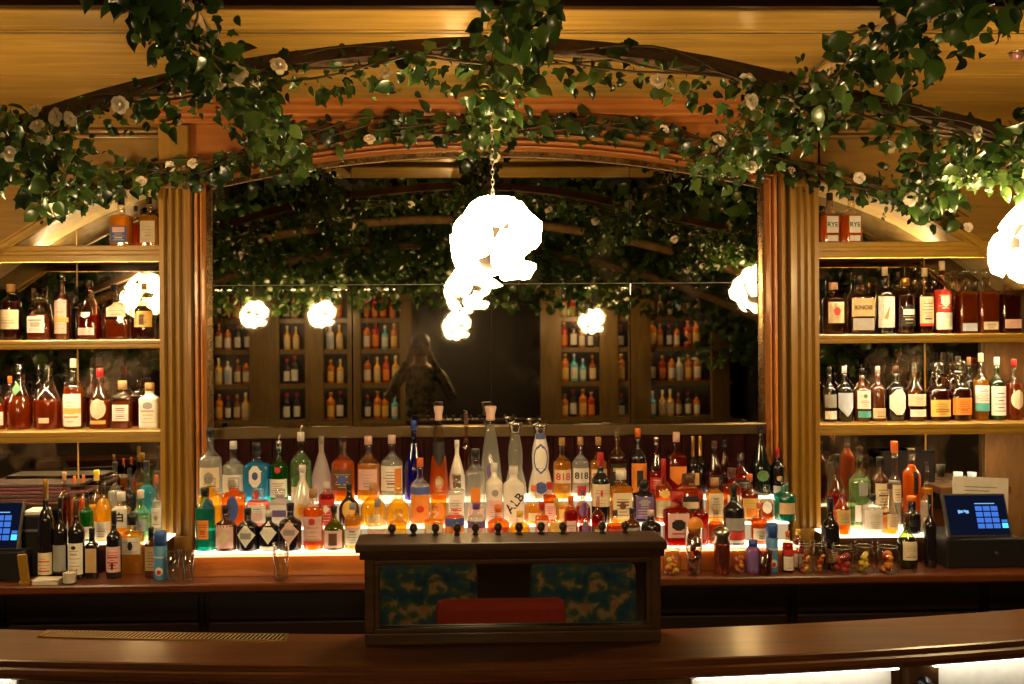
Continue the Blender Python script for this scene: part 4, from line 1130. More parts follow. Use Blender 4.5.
jar(820, 540, 15, 3.635, 'right glass jar of golden garnish before the right pilaster', [ORA, RED])
jar(842, 543, 22, 3.63, 'glass jar of dark cherries in the lower right bay', [RED])
jar(864, 541, 20, 3.63, 'glass jar of lemon slices between two darker jars', [LEM])
jar(887.5, 542, 22, 3.63, 'glass jar of orange and red garnish beside green bottle', [ORA, RED])

# tall glass filled with candy-striped garnish and an orange slice
px, Y = 694, 3.63
z1 = W(px, 527, Y).z - ZC; r = .034
t = thing('garnish_glass', 'tall glass full of red garnish with an orange slice', 'glass', at(px, Y))
MB().lathe([(r * .7, 0), (r * .72, .004), (r, z1), (r * .95, z1), (r * .68, .008), (.001, .008)], 20, cap1=False).build('bowl', M_CLR, t)
rr = random.Random(3)
for i in range(16):
    m = pbr('garnish_cherry', RED[1], .35, transl=.3) if i % 3 else pbr('garnish_pale', (.75, .55, .5), .4, transl=.3)
    a = rr.uniform(0, 6.28)
    MB().bbox(-.009, .009, -.009, .009, -.009, .009, .004).build('garnish', m, t, (r * .4 * math.cos(a), r * .4 * math.sin(a), .014 + z1 * .055 * i)).rotation_euler = (a, a * 2, 0)
s = MB().lathe([(.001, -.003), (.030, -.003), (.033, 0), (.030, .003), (.001, .003)], 20).build('orange_slice', pbr('garnish_orange', ORA[1], .35, transl=.3), t, (0.004, -.01, z1 + .006))
s.rotation_euler = (math.radians(80), 0, .3)
# cocktail shaker
px, Y = 722, 3.635
z1 = W(px, 526, Y).z - ZC
t = thing('cocktail_shaker', 'small steel cocktail shaker with crumpled foil top', 'shaker', at(px, Y))
MB().lathe([(.024, 0), (.026, .003), (.030, z1 * .62), (.030, z1 * .64)], 20).build('cup', pbr('shaker_red', (.35, .08, .06), .25, .8), t)
MB().lathe([(.030, z1 * .64), (.031, z1 * .66), (.027, z1 * .78), (.034, z1 * .86), (.026, z1 * .93), (.010, z1)], 9).build('foil_top', M_STEEL, t)
# purple jar, pink tumbler
px, Y = 753, 3.64
z1 = W(px, 540, Y).z - ZC; r = .0265
t = thing('purple_jar', 'small round jar with purple label on the counter', 'jar', at(px, Y))
MB().lathe([(r * .9, 0), (r, .004), (r, z1 * .7), (r * .6, z1 * .82)], 18).build('jar_body', pbr('purple_glass', (.20, .07, .26), .15), t)
MB().lathe([(r * .62, z1 * .80), (r * .62, z1)], 14).build('cap', cap_mat('bl'), t)
patch([(r, 0), (r, z1 * .7)], 2, 1, 0, .014, z1 * .6, r * .85, 'r', .0008).build('label', lab_mat('pu'), t)
tumbler(765, 550, 15, 3.62, 'small pink-tinted tumbler before the blue can', ('rose', (.9, .6, .6)))
# two small sauce bottles
for px, top, cap, c, lab in ((786.5, 531, 'or', 'da', 'tiny dark bottle with orange cap right of the blue can'), (797, 529, 'ye', 'da', 'tiny dark bottle with yellow cap right of the blue can')):
    make_bottle(px, top, 11, 'B', c, cap, [('wh', .06, .40, .94), ('rd', .42, .56, .94)], 3.65 + (.05 if cap == 'ye' else 0), ZC, lab, 'tiny sauce bottles', {})

# left end: napkins, candle, wooden menu holder, printer
px = 48
t = thing('napkin_stack', 'small stack of white paper napkins on the left counter', 'napkins', at(px, 3.625))
for i in range(4):
    MB().bbox(-.046, .046, -.03, .03, .0045 * i, .0045 * i + .004, .0015).build('napkin', pbr('napkin', (.72, .66, .55), .8), t).rotation_euler = (0, 0, .04 * (i % 3) - .03)
t = thing('candle_cup', 'white votive candle in a small glass cup', 'candle', at(69.5, 3.61))
MB().lathe([(.024, 0), (.0245, .003), (.025, .052)], 18, cap1=False).build('cup', M_CLR, t)
MB().lathe([(.0215, .006), (.0225, .040)], 18, smooth=False).build('wax', pbr('wax', (.85, .74, .62), .5), t)
MB().tube([(0, 0, .04), (.001, 0, .047)], .001, 5).build('wick', M_BLACK, t)
t = thing('menu_holder', 'leaning brown wooden board beside the left screen', 'board', at(25.5, 3.63))
o = MB().bbox(-.016, .016, -.006, .006, 0, .108, .002).build('board', M_GOLDWOOD, t); o.rotation_euler = (.15, -.06, 0)
MB().bbox(-.02, .02, -.012, .03, 0, .006, .001).build('foot', M_GOLDWOOD, t)
t = thing('receipt_printer', 'black receipt printer with white paper on top', 'printer', at(33, 3.76))
h = W(33, 512, 3.76).z - ZC
MB().bbox(-.036, .036, -.02, .10, 0, h - .01, .006).build('housing', M_BLACK, t)
MB().bbox(-.034, .034, -.018, .09, h - .009, h + .004, .003).build('paper_cover', pbr('paper', (.75, .70, .62), .7), t)
MB().box(-.03, .03, -.021, -.019, h * .70, h * .74).build('slot', pbr('slot_grey', (.12, .12, .12), .5), t)

# ---- touch screens
def pos(pxc, ytop, ybot, wpx, Y, lab, flip, paper):
    x = WX(pxc, Y, 520)
    zb = W(pxc, ybot, Y).z; zt = W(pxc, ytop, Y).z
    w = wpx * Y / 1000; hh = (zt - zb) * 1.06
    t = thing('touch_screen_till', lab, 'till', (x, Y, ZC), 'tills with touch screens')
    MB().bbox(-w * .56, w * .60, -.03, .24, 0, zb - ZC - .002, .006).build('cash_drawer', M_BLACK, t)
    MB().lathe([(.007, 0), (.007, .004)], 12).build('lock', M_STEEL, t, (w * .16, -.031, (zb - ZC) * .5)).rotation_euler = (math.pi / 2, 0, 0)
    MB().bbox(-.06, .06, .04, .12, zb - ZC - .002, zb - ZC + .06, .006).build('stand', M_BLACK, t)
    s = MB().bbox(-w / 2, w / 2, 0, .016, 0, hh, .005).build('tablet', pbr('tablet_frame', (.10, .095, .09), .3, .5), t, (0, 0, zb - ZC))
    s.rotation_euler = (math.radians(-17), math.radians(1.5 if not flip else -1), math.radians(8 if not flip else -8))
    m = w * .03
    MB().box(-w / 2 + m, w / 2 - m, -.0012, .0, m, hh - m).build('display', emis('screen_navy', (.008, .012, .035), .25), s)
    by = emis('screen_blue', (.05, .16, .62), .6); bc_ = emis('screen_cyan', (.05, .45, 1.0), 1.2); bt = emis('screen_text', (.2, .45, .9), .6)
    for r_ in range(4):
        for c_ in range(3):
            xx = -w * .02 + c_ * w * .125; zz = hh * (.60 - r_ * .135)
            MB().box(xx, xx + w * .105, -.0022, -.0012, zz, zz + hh * .105).build('key', by, s)
    MB().box(w * .37, w * .46, -.0022, -.0012, hh * .20, hh * .31).build('key', bc_, s)
    MB().box(w * .37, w * .46, -.0022, -.0012, hh * .33, hh * .39).build('key', by, s)
    MB().box(-w * .02, w * .30, -.0022, -.0012, hh * .755, hh * .775).build('heading', bt, s)
    mb = MB()
    for k in range(4): mb.box(-w * .30 + k * .012 - .004 * (k % 2), -w * .30 + k * .012 + .008, -.0022, -.0012, hh * (.54 + .015 * (k % 3)), hh * (.62 - .01 * (k % 2)))
    mb.build('emblem', bt, s)
    if paper:
        p = thing('paper_sheet', 'white sheet of paper propped behind the right screen', 'paper', (x + .115, Y + .245, ZC))
        a = MB().box(-w * .38, w * .48, 0, .0015, 0, (W(pxc, 479, Y + .2).z - ZC)).build('sheet', pbr('paper', (.75, .70, .62), .7), p)
        a.rotation_euler = (-.05, .05, 0)
        mb = MB(); q = (W(pxc, 479, Y + .2).z - ZC)
        for k in range(3): mb.box(-w * .2, w * .3 - k * .03, -.0008, -.0002, q * (.86 - .05 * k), q * (.875 - .05 * k))
        mb.build('print', lab_mat('gy'), a)
pos(981, 496, 537, 71, 3.70, 'black till with glowing blue keypad screen at right', False, True)
pos(-14, 504, 550, 66, 3.70, 'black till with blue screen cut by the left edge', True, False)

# clutter in the right bay behind the till
t = thing('dark_picture', 'dark framed picture behind the bottles above the right till', 'picture', (WX(905, 4.2, 470), 4.2, WZ(498, 4.2, 905)))
MB().bbox(-.10, .13, 0, .02, 0, .20, .004).build('frame', pbr('frame_matt', (.006, .005, .005), .9, spec=.1), t)
MB().box(-.088, .118, -.001, 0, .012, .188).build('picture', pbr('picture_dark', (.008, .005, .005), .9, spec=.1), t)
for px, c, lab in ((958, (.5, .45, .4), 'small white cup on the bay ledge'), (972, (.25, .3, .4), 'small grey-blue cup on the bay ledge')):
    t = thing('small_cup', lab + ' above the paper', 'cup', (WX(px, 4.14, 480), 4.14, WZ(484, 4.14, px)), 'cups on the bay ledge')
    MB().lathe([(.014, 0), (.019, .05), (.017, .05), (.012, .004), (.001, .004)], 14, cap1=False).build('cup', pbr('cup_%d' % px, c, .4), t)
struct('trim_7', MB().bbox(WX(936, 4.1, 485), WX(1006, 4.1, 485), 4.06, 4.26, WZ(488, 4.1, 960) - .02, WZ(484, 4.14, 965), .003), M_DARKWOOD, label='dark ledge in the lower right bay')
# dark red slabs on an added ledge, standing in for reflections
zl = WZ(500, 4.12, 40)
struct('trim_8', MB().bbox(X_L + .1, WX(92, 4.1, 490), 4.02, 4.26, zl - .02, zl, .003), M_DARKWOOD, label='dark ledge added under the reflection slabs, lower left bay')
for i in range(5):
    MBx = MB().bbox(-.24, .17, -.08, .08, 0, .014, .003)
    o = MBx.build('reflection_slab', pbr('reflection_red_%d' % (i % 3), [(.055, .008, .007), (.03, .012, .006), (.075, .016, .013)][i % 3], .5), None, (WX(40, 4.13, 490) + .02 * ((i * 7) % 5 - 2), 4.14, zl + .0005 + .0148 * i))
    tag(o, 'dark red slab standing in for a reflection, %s from bottom in left bay' % ORD[i], 'menu', 'slabs standing in for reflections')

# glasses racked under the counter at the right
zr = .70
t = thing('glass_rack', 'dark rack under the right end of the counter', 'rack', (WX(1000, 3.5, 610), 3.50, 0))
MB().bbox(-.25, .4, -.07, .12, zr - .03, zr, .004).build('tray', M_BLACK, t)
MB().bbox(-.25, -.23, -.07, .12, 0, zr - .03, .003).build('leg', M_BLACK, t); MB().bbox(.38, .4, -.07, .12, 0, zr - .03, .003).build('leg', M_BLACK, t)
for i, px in enumerate((962, 974, 986, 998, 1010, 1022)):
    x = WX(px, 3.5, 605)
    g = thing('rack_glass', 'upturned clear glass on the lower right rack, %s from left' % ORD[i], 'glass', (x, 3.49, zr + .0005), 'glasses on the right rack')
    MB().lathe([(.020, 0), (.020, .07), (.016, .078), (.001, .079)], 14, cap0=False, cap1=False).build('bowl', M_CLR, g)

# small sensor on the soffit at the upper right
d_ = ray(1017, 52); k_ = (ZS - H) / d_.z
t = thing('ceiling_sensor', 'small round sensor on the soffit at the upper right', 'sensor', (d_.x * k_, d_.y * k_, ZS))
MB().lathe([(.022, -.001), (.022, -.010), (.016, -.022), (.006, -.028)], 16).build('dome', pbr('sensor', (.35, .16, .16), .25, .3), t)
MB().lathe([(.028, 0), (.028, -.004)], 16).build('base_ring', M_STEEL, t)

# ================================================================== PENDANT LAMPS
M_PETAL = emis('lit_petal', (1.0, 0.68, 0.31), LAMP_E)
def petal_mesh(sz):
    mb = MB(); n = 6; vs = []; fs = []
    for j in range(5):
        v = j / 4
        wv = sz * .52 * math.sin(math.pi * (.16 + .74 * v)) ** .8
        for i in range(5):
            u = i / 4 * 2 - 1
            vs.append((u * wv, (v - .45) * sz, -.22 * sz * (u * u * .6 + (v - .45) ** 2 * 1.2) + .06 * sz * math.sin(3 * u)))
    for j in range(4):
        for i in range(4): fs.append((j * 5 + i, j * 5 + i + 1, (j + 1) * 5 + i + 1, (j + 1) * 5 + i))
    return mb.add(vs, fs, 0, True).mesh('petal', M_PETAL)
PETAL = petal_mesh(.112)
_chain = MB()
def add_chain(L):
    mb = MB(); n = int(L / .014)
    for i in range(n):
        z = i * .014; c = []
        for k in range(9):
            a = 2 * math.pi * k / 8
            p = (.0045 * math.cos(a), 0, .0095 * math.sin(a))
            c.append((p[0], 0, p[2] + z) if i % 2 else (0, p[0], p[2] + z))
        mb.tube(c, .0014, 4, cap=False)
    return mb
def pendant(loc, label, chain, R=.13, k=1.0, full=True, group='petal globe pendant lamps'):
    t = thing('pendant_lamp', label, 'lamp', loc, group)
    rr = random.Random(11)
    n = 15
    for i in range(n):
        z = 1 - 2 * (i + .5) / n; a = i * 2.39996
        d = Vector((math.sqrt(1 - z * z) * math.cos(a), math.sqrt(1 - z * z) * math.sin(a), z))
        o = link('petal', PETAL, t)
        q = d.to_track_quat('Z', 'Y').to_matrix().to_4x4() @ Matrix.Rotation(rr.uniform(0, 6.28), 4, 'Z') @ Matrix.Rotation(rr.uniform(-.38, .38), 4, 'X') @ Matrix.Rotation(rr.uniform(-.3, .3), 4, 'Y')
        o.matrix_local = Matrix.Translation(d * R * rr.uniform(.84, 1.0)) @ q @ Matrix.Scale(k * rr.uniform(.9, 1.1), 4)
    add_chain(chain).build('chain', M_STEEL, t, (0, 0, R * .95))
    MB().sphere((0, 0, 0), R * .62, 14, 10).build('gap_shade_ball', pbr('gap_shade', (.006, .004, .002), .7, spec=.1), t)  # dark ball added so the gaps between petals look shaded
    return t
LY = 2.79
c1 = W(493, 241, LY); top1 = W(493, 96, LY)
pendant(c1, 'glowing white petal globe lamp hanging before the mirror', top1.z - c1.z - .12)
c2 = W(1042, 241, LY)
pendant(c2, 'glowing white petal globe lamp cut by the right edge', W(1042, 150, LY).z - c2.z - .12)
c3 = W(-172, 246, LY)
pendant(c3, 'petal globe lamp beyond the left edge, seen in bay mirror', .05)
# wrought-iron scroll hook on the arch above the centre lamp
hk = thing('scroll_hook', 'brass double scroll hook holding the centre lamp chain', 'hook', tuple(top1))
for s in (-1, 1):
    pts = []
    for k in range(22):
        a = k * .42; r_ = .026 * (1 - k / 30)
        pts.append((s * (.026 - r_ * math.cos(a)) , 0, .012 + r_ * math.sin(a)))
    MB().tube(pts, .003, 6).build('scroll', M_BRASS, hk)
MB().tube([(0, 0, -.02), (0, 0, .02), (-.015, 0, .05), (0, 0, .10), (.0, 0, .16)], .004, 6).build('stem', M_BRASS, hk)

# ================================================================== VINES
GREENS = [(.022, .055, .010), (.050, .105, .016), (.012, .028, .007), (.085, .15, .03)]
M_LEAF = [pbr('leaf_%d' % i, c, .30, transl=.2, coat=.25) for i, c in enumerate(GREENS)]
M_ROSE = pbr('rose_white', (.88, .78, .62), .7)
M_VINE = pbr('vine_stem', (.09, .055, .022), .7)
def leaf_shape(kind):
    if kind == 0: o = [(0, 0), (.22, .10), (.36, .30), (.38, .50), (.27, .74), (.10, .93), (0, 1.05)]
    elif kind == 1: o = [(0, .05), (.20, -.06), (.40, .10), (.36, .26), (.52, .46), (.27, .58), (.13, .86), (0, 1.0)]
    else: o = [(0, 0), (.15, .12), (.24, .34), (.24, .56), (.16, .78), (.06, .95), (0, 1.05)]
    n = len(o); vs = []; fs = []
    for x, y in o:
        dz = -.5 * (y - .4) ** 2
        vs.append((0, y, dz)); vs.append((x, y, dz + .55 * x - .75 * x * x)); vs.append((-x, y, dz + .55 * x - .75 * x * x))
    for i in range(n - 1):
        a, b = 3 * i, 3 * i + 3
        fs.append((a, a + 1, b + 1, b)); fs.append((a, b, b + 2, a + 2))
    return vs, fs
LEAVES = []
for kd in range(3):
    vs, fs = leaf_shape(kd)
    LEAVES.append([MB().add(vs, fs, 0, True).mesh('leaf', m) for m in M_LEAF])
LRAW = [leaf_shape(k) for k in range(3)]
def rose_mesh():
    mb = MB()
    for ring, (n, r, tilt, s) in enumerate(((3, .10, 1.25, .46), (4, .22, .85, .56), (5, .34, .30, .56))):
        for k in range(n):
            a = 2 * math.pi * k / n + ring * .6
            vs = []; fs = []
            for j in range(4):
                v = j / 3
                for i in range(4):
                    u = (i / 3 * 2 - 1) * s * .5 * math.sin(math.pi * (.2 + .62 * v))
                    tl = tilt + .22 * math.sin(k * 2.7 + ring); rad = r * .4 + v * s * .74 * math.cos(tl); z = v * s * .66 * math.sin(tl) + .5 * u * u - .12 * v * v
                    vs.append((rad * math.cos(a) - u * math.sin(a), rad * math.sin(a) + u * math.cos(a), z))
            for j in range(3):
                for i in range(3): fs.append((j * 4 + i, j * 4 + i + 1, j * 4 + i + 5, j * 4 + i + 4))
            mb.add(vs, fs, 0, True)
    mb.sphere((0, 0, .16), .11, 8, 6, 0, (1, 1, 1.3))
    return mb.mesh('flower', M_ROSE)
ROSE = rose_mesh()

def catmull(pts, n):
    P = [Vector(p) for p in pts]; P = [P[0] * 2 - P[1]] + P + [P[-1] * 2 - P[-2]]
    out = []
    segs = len(P) - 3
    for i in range(n + 1):
        t = i / n * segs; k = min(int(t), segs - 1); t -= k
        a, b, c, d = P[k:k + 4]
        out.append(.5 * ((2 * b) + (c - a) * t + (2 * a - 5 * b + 4 * c - d) * t * t + (3 * b - a - 3 * c + d) * t ** 3))
    return out
def leaf_matrix(rr, p, size, face=Vector((0, -1, .1)), droop=.6):
    d = Vector((rr.gauss(0, .8), rr.gauss(0, .45), rr.gauss(-droop, .6))).normalized()
    nrm = (face + Vector((rr.gauss(0, .55), rr.gauss(0, .4), rr.gauss(.15, .55)))).normalized()
    x = d.cross(nrm)
    if x.length < .1: x = Vector((1, 0, 0))
    x.normalize(); nrm = x.cross(d)
    m = Matrix((x, d, nrm)).transposed().to_4x4()
    return Matrix.Translation(p) @ m @ Matrix.Scale(size, 4)
def garland(name, label, pts, nleaf, nstuff, nfl, spread, seed, pole=None, size=(.045, .075), hang=.05, dens=None, group=None, ivy=.3, nmax=None, stuff_kind=True):
    rr = random.Random(seed)
    t = thing(name, label, 'vine', (0, 0, 0), group)
    path = catmull(pts, 60)
    def spot():
        while True:
            u = rr.random()
            if dens is None or rr.random() < dens(u): break
        k = min(int(u * 60), 59); p = path[k].lerp(path[k + 1], u * 60 - k)
        g = lambda s_: max(-1.7, min(1.7, rr.gauss(0, 1))) * s_
        return p + Vector((g(spread), g(spread * .8), g(spread * .95) - hang))
    for s in range(4):
        ph = rr.uniform(0, 6.28)
        q = [p + Vector((.02 * math.sin(i * .7 + ph), .028 * math.cos(i * .55 + ph * 2), .028 * math.sin(i * .48 + ph * 3) - hang * .5 * (s % 2))) for i, p in enumerate(path)]
        MB().tube(q, .0035, 5).build('stem', M_VINE, t)
    if pole: MB().tube(path, pole, 8).build('branch_pole', M_POLE, t)
    for i in range(nleaf):
        kd = 1 if rr.random() < ivy else rr.choice((0, 0, 2))
        o = link('leaf', LEAVES[kd][rr.choice((0, 0, 1, 1, 2, 3))], t)
        o.matrix_local = leaf_matrix(rr, spot(), rr.uniform(*size))
    for i in range(nfl):
        o = link('flower', ROSE, t)
        p = spot() + Vector((0, -spread * .9, 0))
        o.matrix_local = Matrix.Translation(p) @ Matrix.Rotation(math.pi / 2 + rr.uniform(-.6, .6), 4, 'X') @ Matrix.Rotation(rr.uniform(-.6, .6), 4, 'Y') @ Matrix.Scale(rr.uniform(.036, .050), 4)
    if nstuff:
        mb = MB()
        for i in range(nstuff):
            vs, fs = LRAW[rr.choice((0, 0, 1, 2))]
            M = leaf_matrix(rr, spot(), rr.uniform(size[0] * .5, size[0] * .95))
            mb.add([M @ Vector(v) for v in vs], fs, rr.choice((0, 1, 2, 2, 3)), True)
        tag(mb.build('small_leaves', M_LEAF, t), kind='stuff')
    return t

# arched beam before the mirror wall, with its garland
AY = 2.80
ARC = [(-280, 236), (-180, 198), (-90, 165), (0, 132), (60, 112), (120, 94), (200, 76), (300, 60), (400, 50), (490, 46), (600, 51), (700, 64), (800, 86), (880, 106), (960, 124), (1040, 146), (1120, 172), (1220, 206)]
apts = [W(px, py, AY) for px, py in ARC]
ab = thing('arch_beam', 'dark curved bark beam spanning the room beneath the soffit', 'beam', (0, 0, 0))
pth = catmull(apts, 60)
mb = MB(); vs = []; fs = []
for p in pth:
    for dy, dz in ((-.03, -.018), (.03, -.018), (.03, .018), (-.03, .018)): vs.append((p.x, p.y + dy, p.z + dz))
for i in range(60):
    for j in range(4): fs.append((4 * i + j, 4 * i + 4 + j, 4 * i + 4 + (j + 1) % 4, 4 * i + (j + 1) % 4))
mb.add(vs, fs).build('beam', M_ARCH, ab)
garland('arch_garland', 'leafy garland with white roses trailing along the dark arched beam', [p + Vector((0, -.03, -.02)) for p in apts[2:-1]], 300, 640, 28, .040, 21, size=(.034, .060), hang=.035,
        dens=lambda u: 1.0 if u < .16 or u > .84 else .62)
# garland along the wall over the mirror arch
WALLP = [(40, 205), (90, 180), (150, 168), (205, 166), (260, 146), (330, 128), (410, 122), (490, 124), (570, 122), (650, 126), (720, 146), (780, 160), (840, 176), (900, 194), (960, 220)]
garland('wall_garland', 'ivy garland fixed along the wall above the mirror arch', [W(px, py, 3.93) for px, py in WALLP], 260, 340, 10, .032, 5, size=(.045, .075), hang=.02, ivy=.6)
# ribs running from the room to the wall
def rib(px, py, seed, label, n, ns, nf, y0=1.6, y1=3.93, drop=0.0, sp=.055, sz=(.034, .066), hang=.05):
    c = W(px, py, AY)
    pts = [(c.x, y, c.z + drop * (y - AY)) for y in np.linspace(y0, y1, 7)]
    return garland('rib_garland', label, pts, n, ns, nf, sp, seed, pole=.014, size=sz, hang=hang, group='garlanded poles running to the wall')
rib(238, 74, 31, 'thick vine-wrapped pole running to the wall left of the lamp', 290, 480, 9)
rib(503, 50, 32, 'vine-wrapped pole running to the wall above the centre lamp', 240, 340, 8, sp=.045)
rib(800, 88, 33, 'thick vine-wrapped pole running to the wall right of the lamp', 290, 480, 9)
rib(18, 134, 34, 'dense vine-wrapped pole at the far left edge', 290, 560, 10, sp=.062, y1=3.35)
rib(1000, 140, 35, 'dense vine-wrapped pole at the far right edge', 290, 560, 10, sp=.062, y1=3.35)

# ================================================================== THE ROOM BEHIND (seen in the mirrors)
OY = -2.95        # face of the opposite shelves
def RX(px, d=11.07): return (px - 438) * d / 1000
M_OPP = wood('opposite_wood', (.13, .075, .018), (.24, .14, .035), (10, 10, 1.2), .45, .15)
un = thing('opposite_shelves', 'golden shelf wall across the room, seen in the mirror', 'shelves', (0, OY, 0))
zs = [.90, 1.30, 1.68, 2.02]
def osec(xa, xb, y0, y1, z0, z1, nm='panel'): MB().bbox(xa, xb, y0, y1, z0, z1, .006).build(nm, M_OPP, un)
for a, b in ((251, 280), (348, 361), (400, 412), (540, 561), (600, 618), (629, 651), (712, 730), (206, 212), (306, 324)):
    osec(RX(a), RX(b), -.02, .06, .0, 2.35, 'post')
MB().box(RX(200), RX(740), -.34, -.32, 0, 2.5).build('back_panel', M_CABINET, un)
osec(RX(200), RX(740), -.03, .08, .80, .88, 'rail')
MB().box(RX(200), RX(740), -.32, .0, .0, .80).build('base', M_DARKWOOD, un)
for z in zs:
    for q0, q1 in ((206, 412), (540, 735)):
        MB().box(RX(q0), RX(q1), -.32, .0, z - .03, z).build('shelf_board', M_OPP, un)
        if z > 1:
            MB().box(RX(q0), RX(q1), -.006, .004, z - .05, z - .001).build('shelf_lip', M_OPP, un)
            MB().box(RX(q0 + 4), RX(q1 - 4), -.03, -.02, z - .037, z - .031).build('light_strip', emis('opp_led', (1, .72, .38), 16), un)
for q0, q1 in ((210, 410), (542, 730)): MB().box(RX(q0), RX(q1), -.10, -.09, 2.34, 2.346).build('light_strip', emis('opp_led', (1, .72, .38), 16), un)
rr = random.Random(99)
protos = []
for k, (c, cap, lb) in enumerate((('am', 'bk', 'wh'), ('da', 'wd', 'cr'), ('bk', 'rd', 'wh'), ('go', 'wh', 'cr'), ('rd', 'go', 'or'), ('wh', 'bk', 'lb'), ('am', 'go', 'ye'), ('aq', 'wh', 'wh'))):
    w, h = .085, .29
    prof, cp, n, fl = body_profile('S' if k % 2 else 'B', w, h)
    m = MB(); m.lathe(prof, 12, n, fl, mi=0); m.lathe(cp, 8, 2, 1, mi=1); p = patch(prof, 2, 1, 0, .1 * h, .5 * h, w * .4, 'r', .001, 6, 2); m.add(p.v, p.f, 2)
    # these face the mirror: turn the label to +Y
    m.v = [(-x, -y, z) for x, y, z in m.v]
    opq = pbr('far_' + c, [q * .9 for q in (GL[c][2] or GL[c][1])], .15, 0, .5)
    protos.append(m.mesh('far_bottle', [opq, cap_mat(cap) if cap != 'cl' else opq, lab_mat(lb)]))
cnt_ = 0
SHN = ['lowest', 'second', 'third', 'top']; CLN = ['amber', 'dark brown', 'black', 'golden', 'red', 'white', 'pale amber', 'blue']
for bi, (a, b) in enumerate(((212, 251), (280, 306), (324, 348), (361, 400), (561, 600), (618, 629), (651, 712))):
    for zi, z in enumerate(zs):
        x = RX(a) + .06
        while x < RX(b) - .05:
            pk_ = rr.randrange(8); o = link('far_bottle', protos[pk_], None, (x, OY - .10 - rr.uniform(0, .1), z + .0005))
            s = rr.uniform(.85, 1.08); o.scale = (s, s, s)
            tag(o, '%s bottle reflected in the mirror, %s opposite shelf, %s bay from left' % (CLN[pk_], SHN[zi], ORD[bi]), 'bottle', 'bottles on the opposite shelves')
            x += rr.uniform(.088, .108); cnt_ += 1
# lamps behind
for (x, y, z, lab) in ((RX(255, 9.7), 8.12 - 9.7, H + .28, 'reflected petal lamp at left before the opposite shelves'), (RX(322, 9.7), 8.12 - 9.7, H + .28, 'reflected petal lamp beside the opposite post'),
                       (RX(592, 10.4), 8.12 - 10.4, H + .21, 'reflected petal lamp at right before the opposite shelves'),
                       (RX(456, 9.2), 8.12 - 9.2, H + .15, 'reflected petal lamp just below the centre lamp')):
    pendant((x, y, z), lab, 3.1 - z - .13)
# arched beams and vine ceiling over the seating
def back_arch(Y, zc, lab):
    t = thing('room_arch_beam', lab, 'beam', (0, 0, 0), 'arched beams over the seating')
    pts = [(x, Y, zc - .09 * x * x) for x in np.linspace(-2.8, 2.8, 41)]
    MB().tube(pts, .03, 8).build('beam', M_POLE, t)
back_arch(1.6, H + .80, 'arched beam over the seats nearest the bar, seen reflected')
back_arch(.1, H + .78, 'arched beam over the middle of the room, seen reflected')
mb = MB(); rv = random.Random(5)
for i in range(8500):
    y = rv.uniform(-4.2, 2.2); x = rv.uniform(-2.9, 3.1)
    lo = .86 if y > .9 else (.62 if y > -1.2 else .36)
    if y < -2.4: lo = .55
    z = H + rv.uniform(lo, 1.08) - .02 * x * x
    vs, fs = LRAW[rv.choice((0, 0, 1, 2))]
    M = leaf_matrix(rv, Vector((x, y, z)), rv.uniform(.06, .11), Vector((0, .8, -.5)), .5)
    mb.add([M @ Vector(v) for v in vs], fs, rv.choice((0, 1, 1, 1, 3, 3)), True)
for i in range(2600):
    sd = rv.choice((-1, 1)); x = rv.uniform(-3.25, -2.5) if sd < 0 else rv.uniform(2.75, 3.5)
    y = rv.uniform(-3.5, 2.2); z = rv.uniform(1.5, 2.8)
    vs, fs = LRAW[rv.choice((0, 0, 1, 2))]
    M = leaf_matrix(rv, Vector((x, y, z)), rv.uniform(.07, .12), Vector((-sd * .5, .8, 0)), .5)
    mb.add([M @ Vector(v) for v in vs], fs, rv.choice((0, 1, 1, 1, 3, 3)), True)
tag(mb.build('ceiling_vines', M_LEAF), 'mass of leafy vines hanging under the black ceiling', 'vines', kind='stuff')

# seats on the guests' side, seen in the mirror front of the box screen
def floral(name):
    m, nt, out = new_mat(name)
    N = nt.nodes.new; L = nt.links.new
    tc = N('ShaderNodeTexCoord'); vo = N('ShaderNodeTexVoronoi'); vo.inputs['Scale'].default_value = 20
    nz = N('ShaderNodeTexNoise'); nz.inputs['Scale'].default_value = 17; nz.inputs['Detail'].default_value = 6; nz.inputs['Distortion'].default_value = 1.5
    L(tc.outputs['Object'], vo.inputs['Vector']); L(tc.outputs['Object'], nz.inputs['Vector'])
    rp = N('ShaderNodeValToRGB'); e = rp.color_ramp.elements
    e[0].position = .30; e[0].color = (.012, .05, .10, 1); e[1].position = .46; e[1].color = (.02, .10, .16, 1)
    for p, c in ((.54, (.10, .14, .05, 1)), (.62, (.42, .30, .14, 1)), (.72, (.50, .14, .06, 1))):
        q = e.new(p); q.color = c
    mx = N('ShaderNodeMix'); mx.data_type = 'FLOAT'; mx.inputs[0].default_value = .3
    L(nz.outputs['Fac'], mx.inputs[2]); L(vo.outputs['Distance'], mx.inputs[3]); L(mx.outputs[0], rp.inputs[0])
    b = N('ShaderNodeBsdfPrincipled'); b.inputs['Roughness'].default_value = .8
    L(rp.outputs[0], b.inputs['Base Color']); L(b.outputs[0], out.inputs[0])
    return m
M_FLORAL = floral('floral_cloth'); M_VELVET = pbr('red_velvet', (.38, .035, .015), .8)
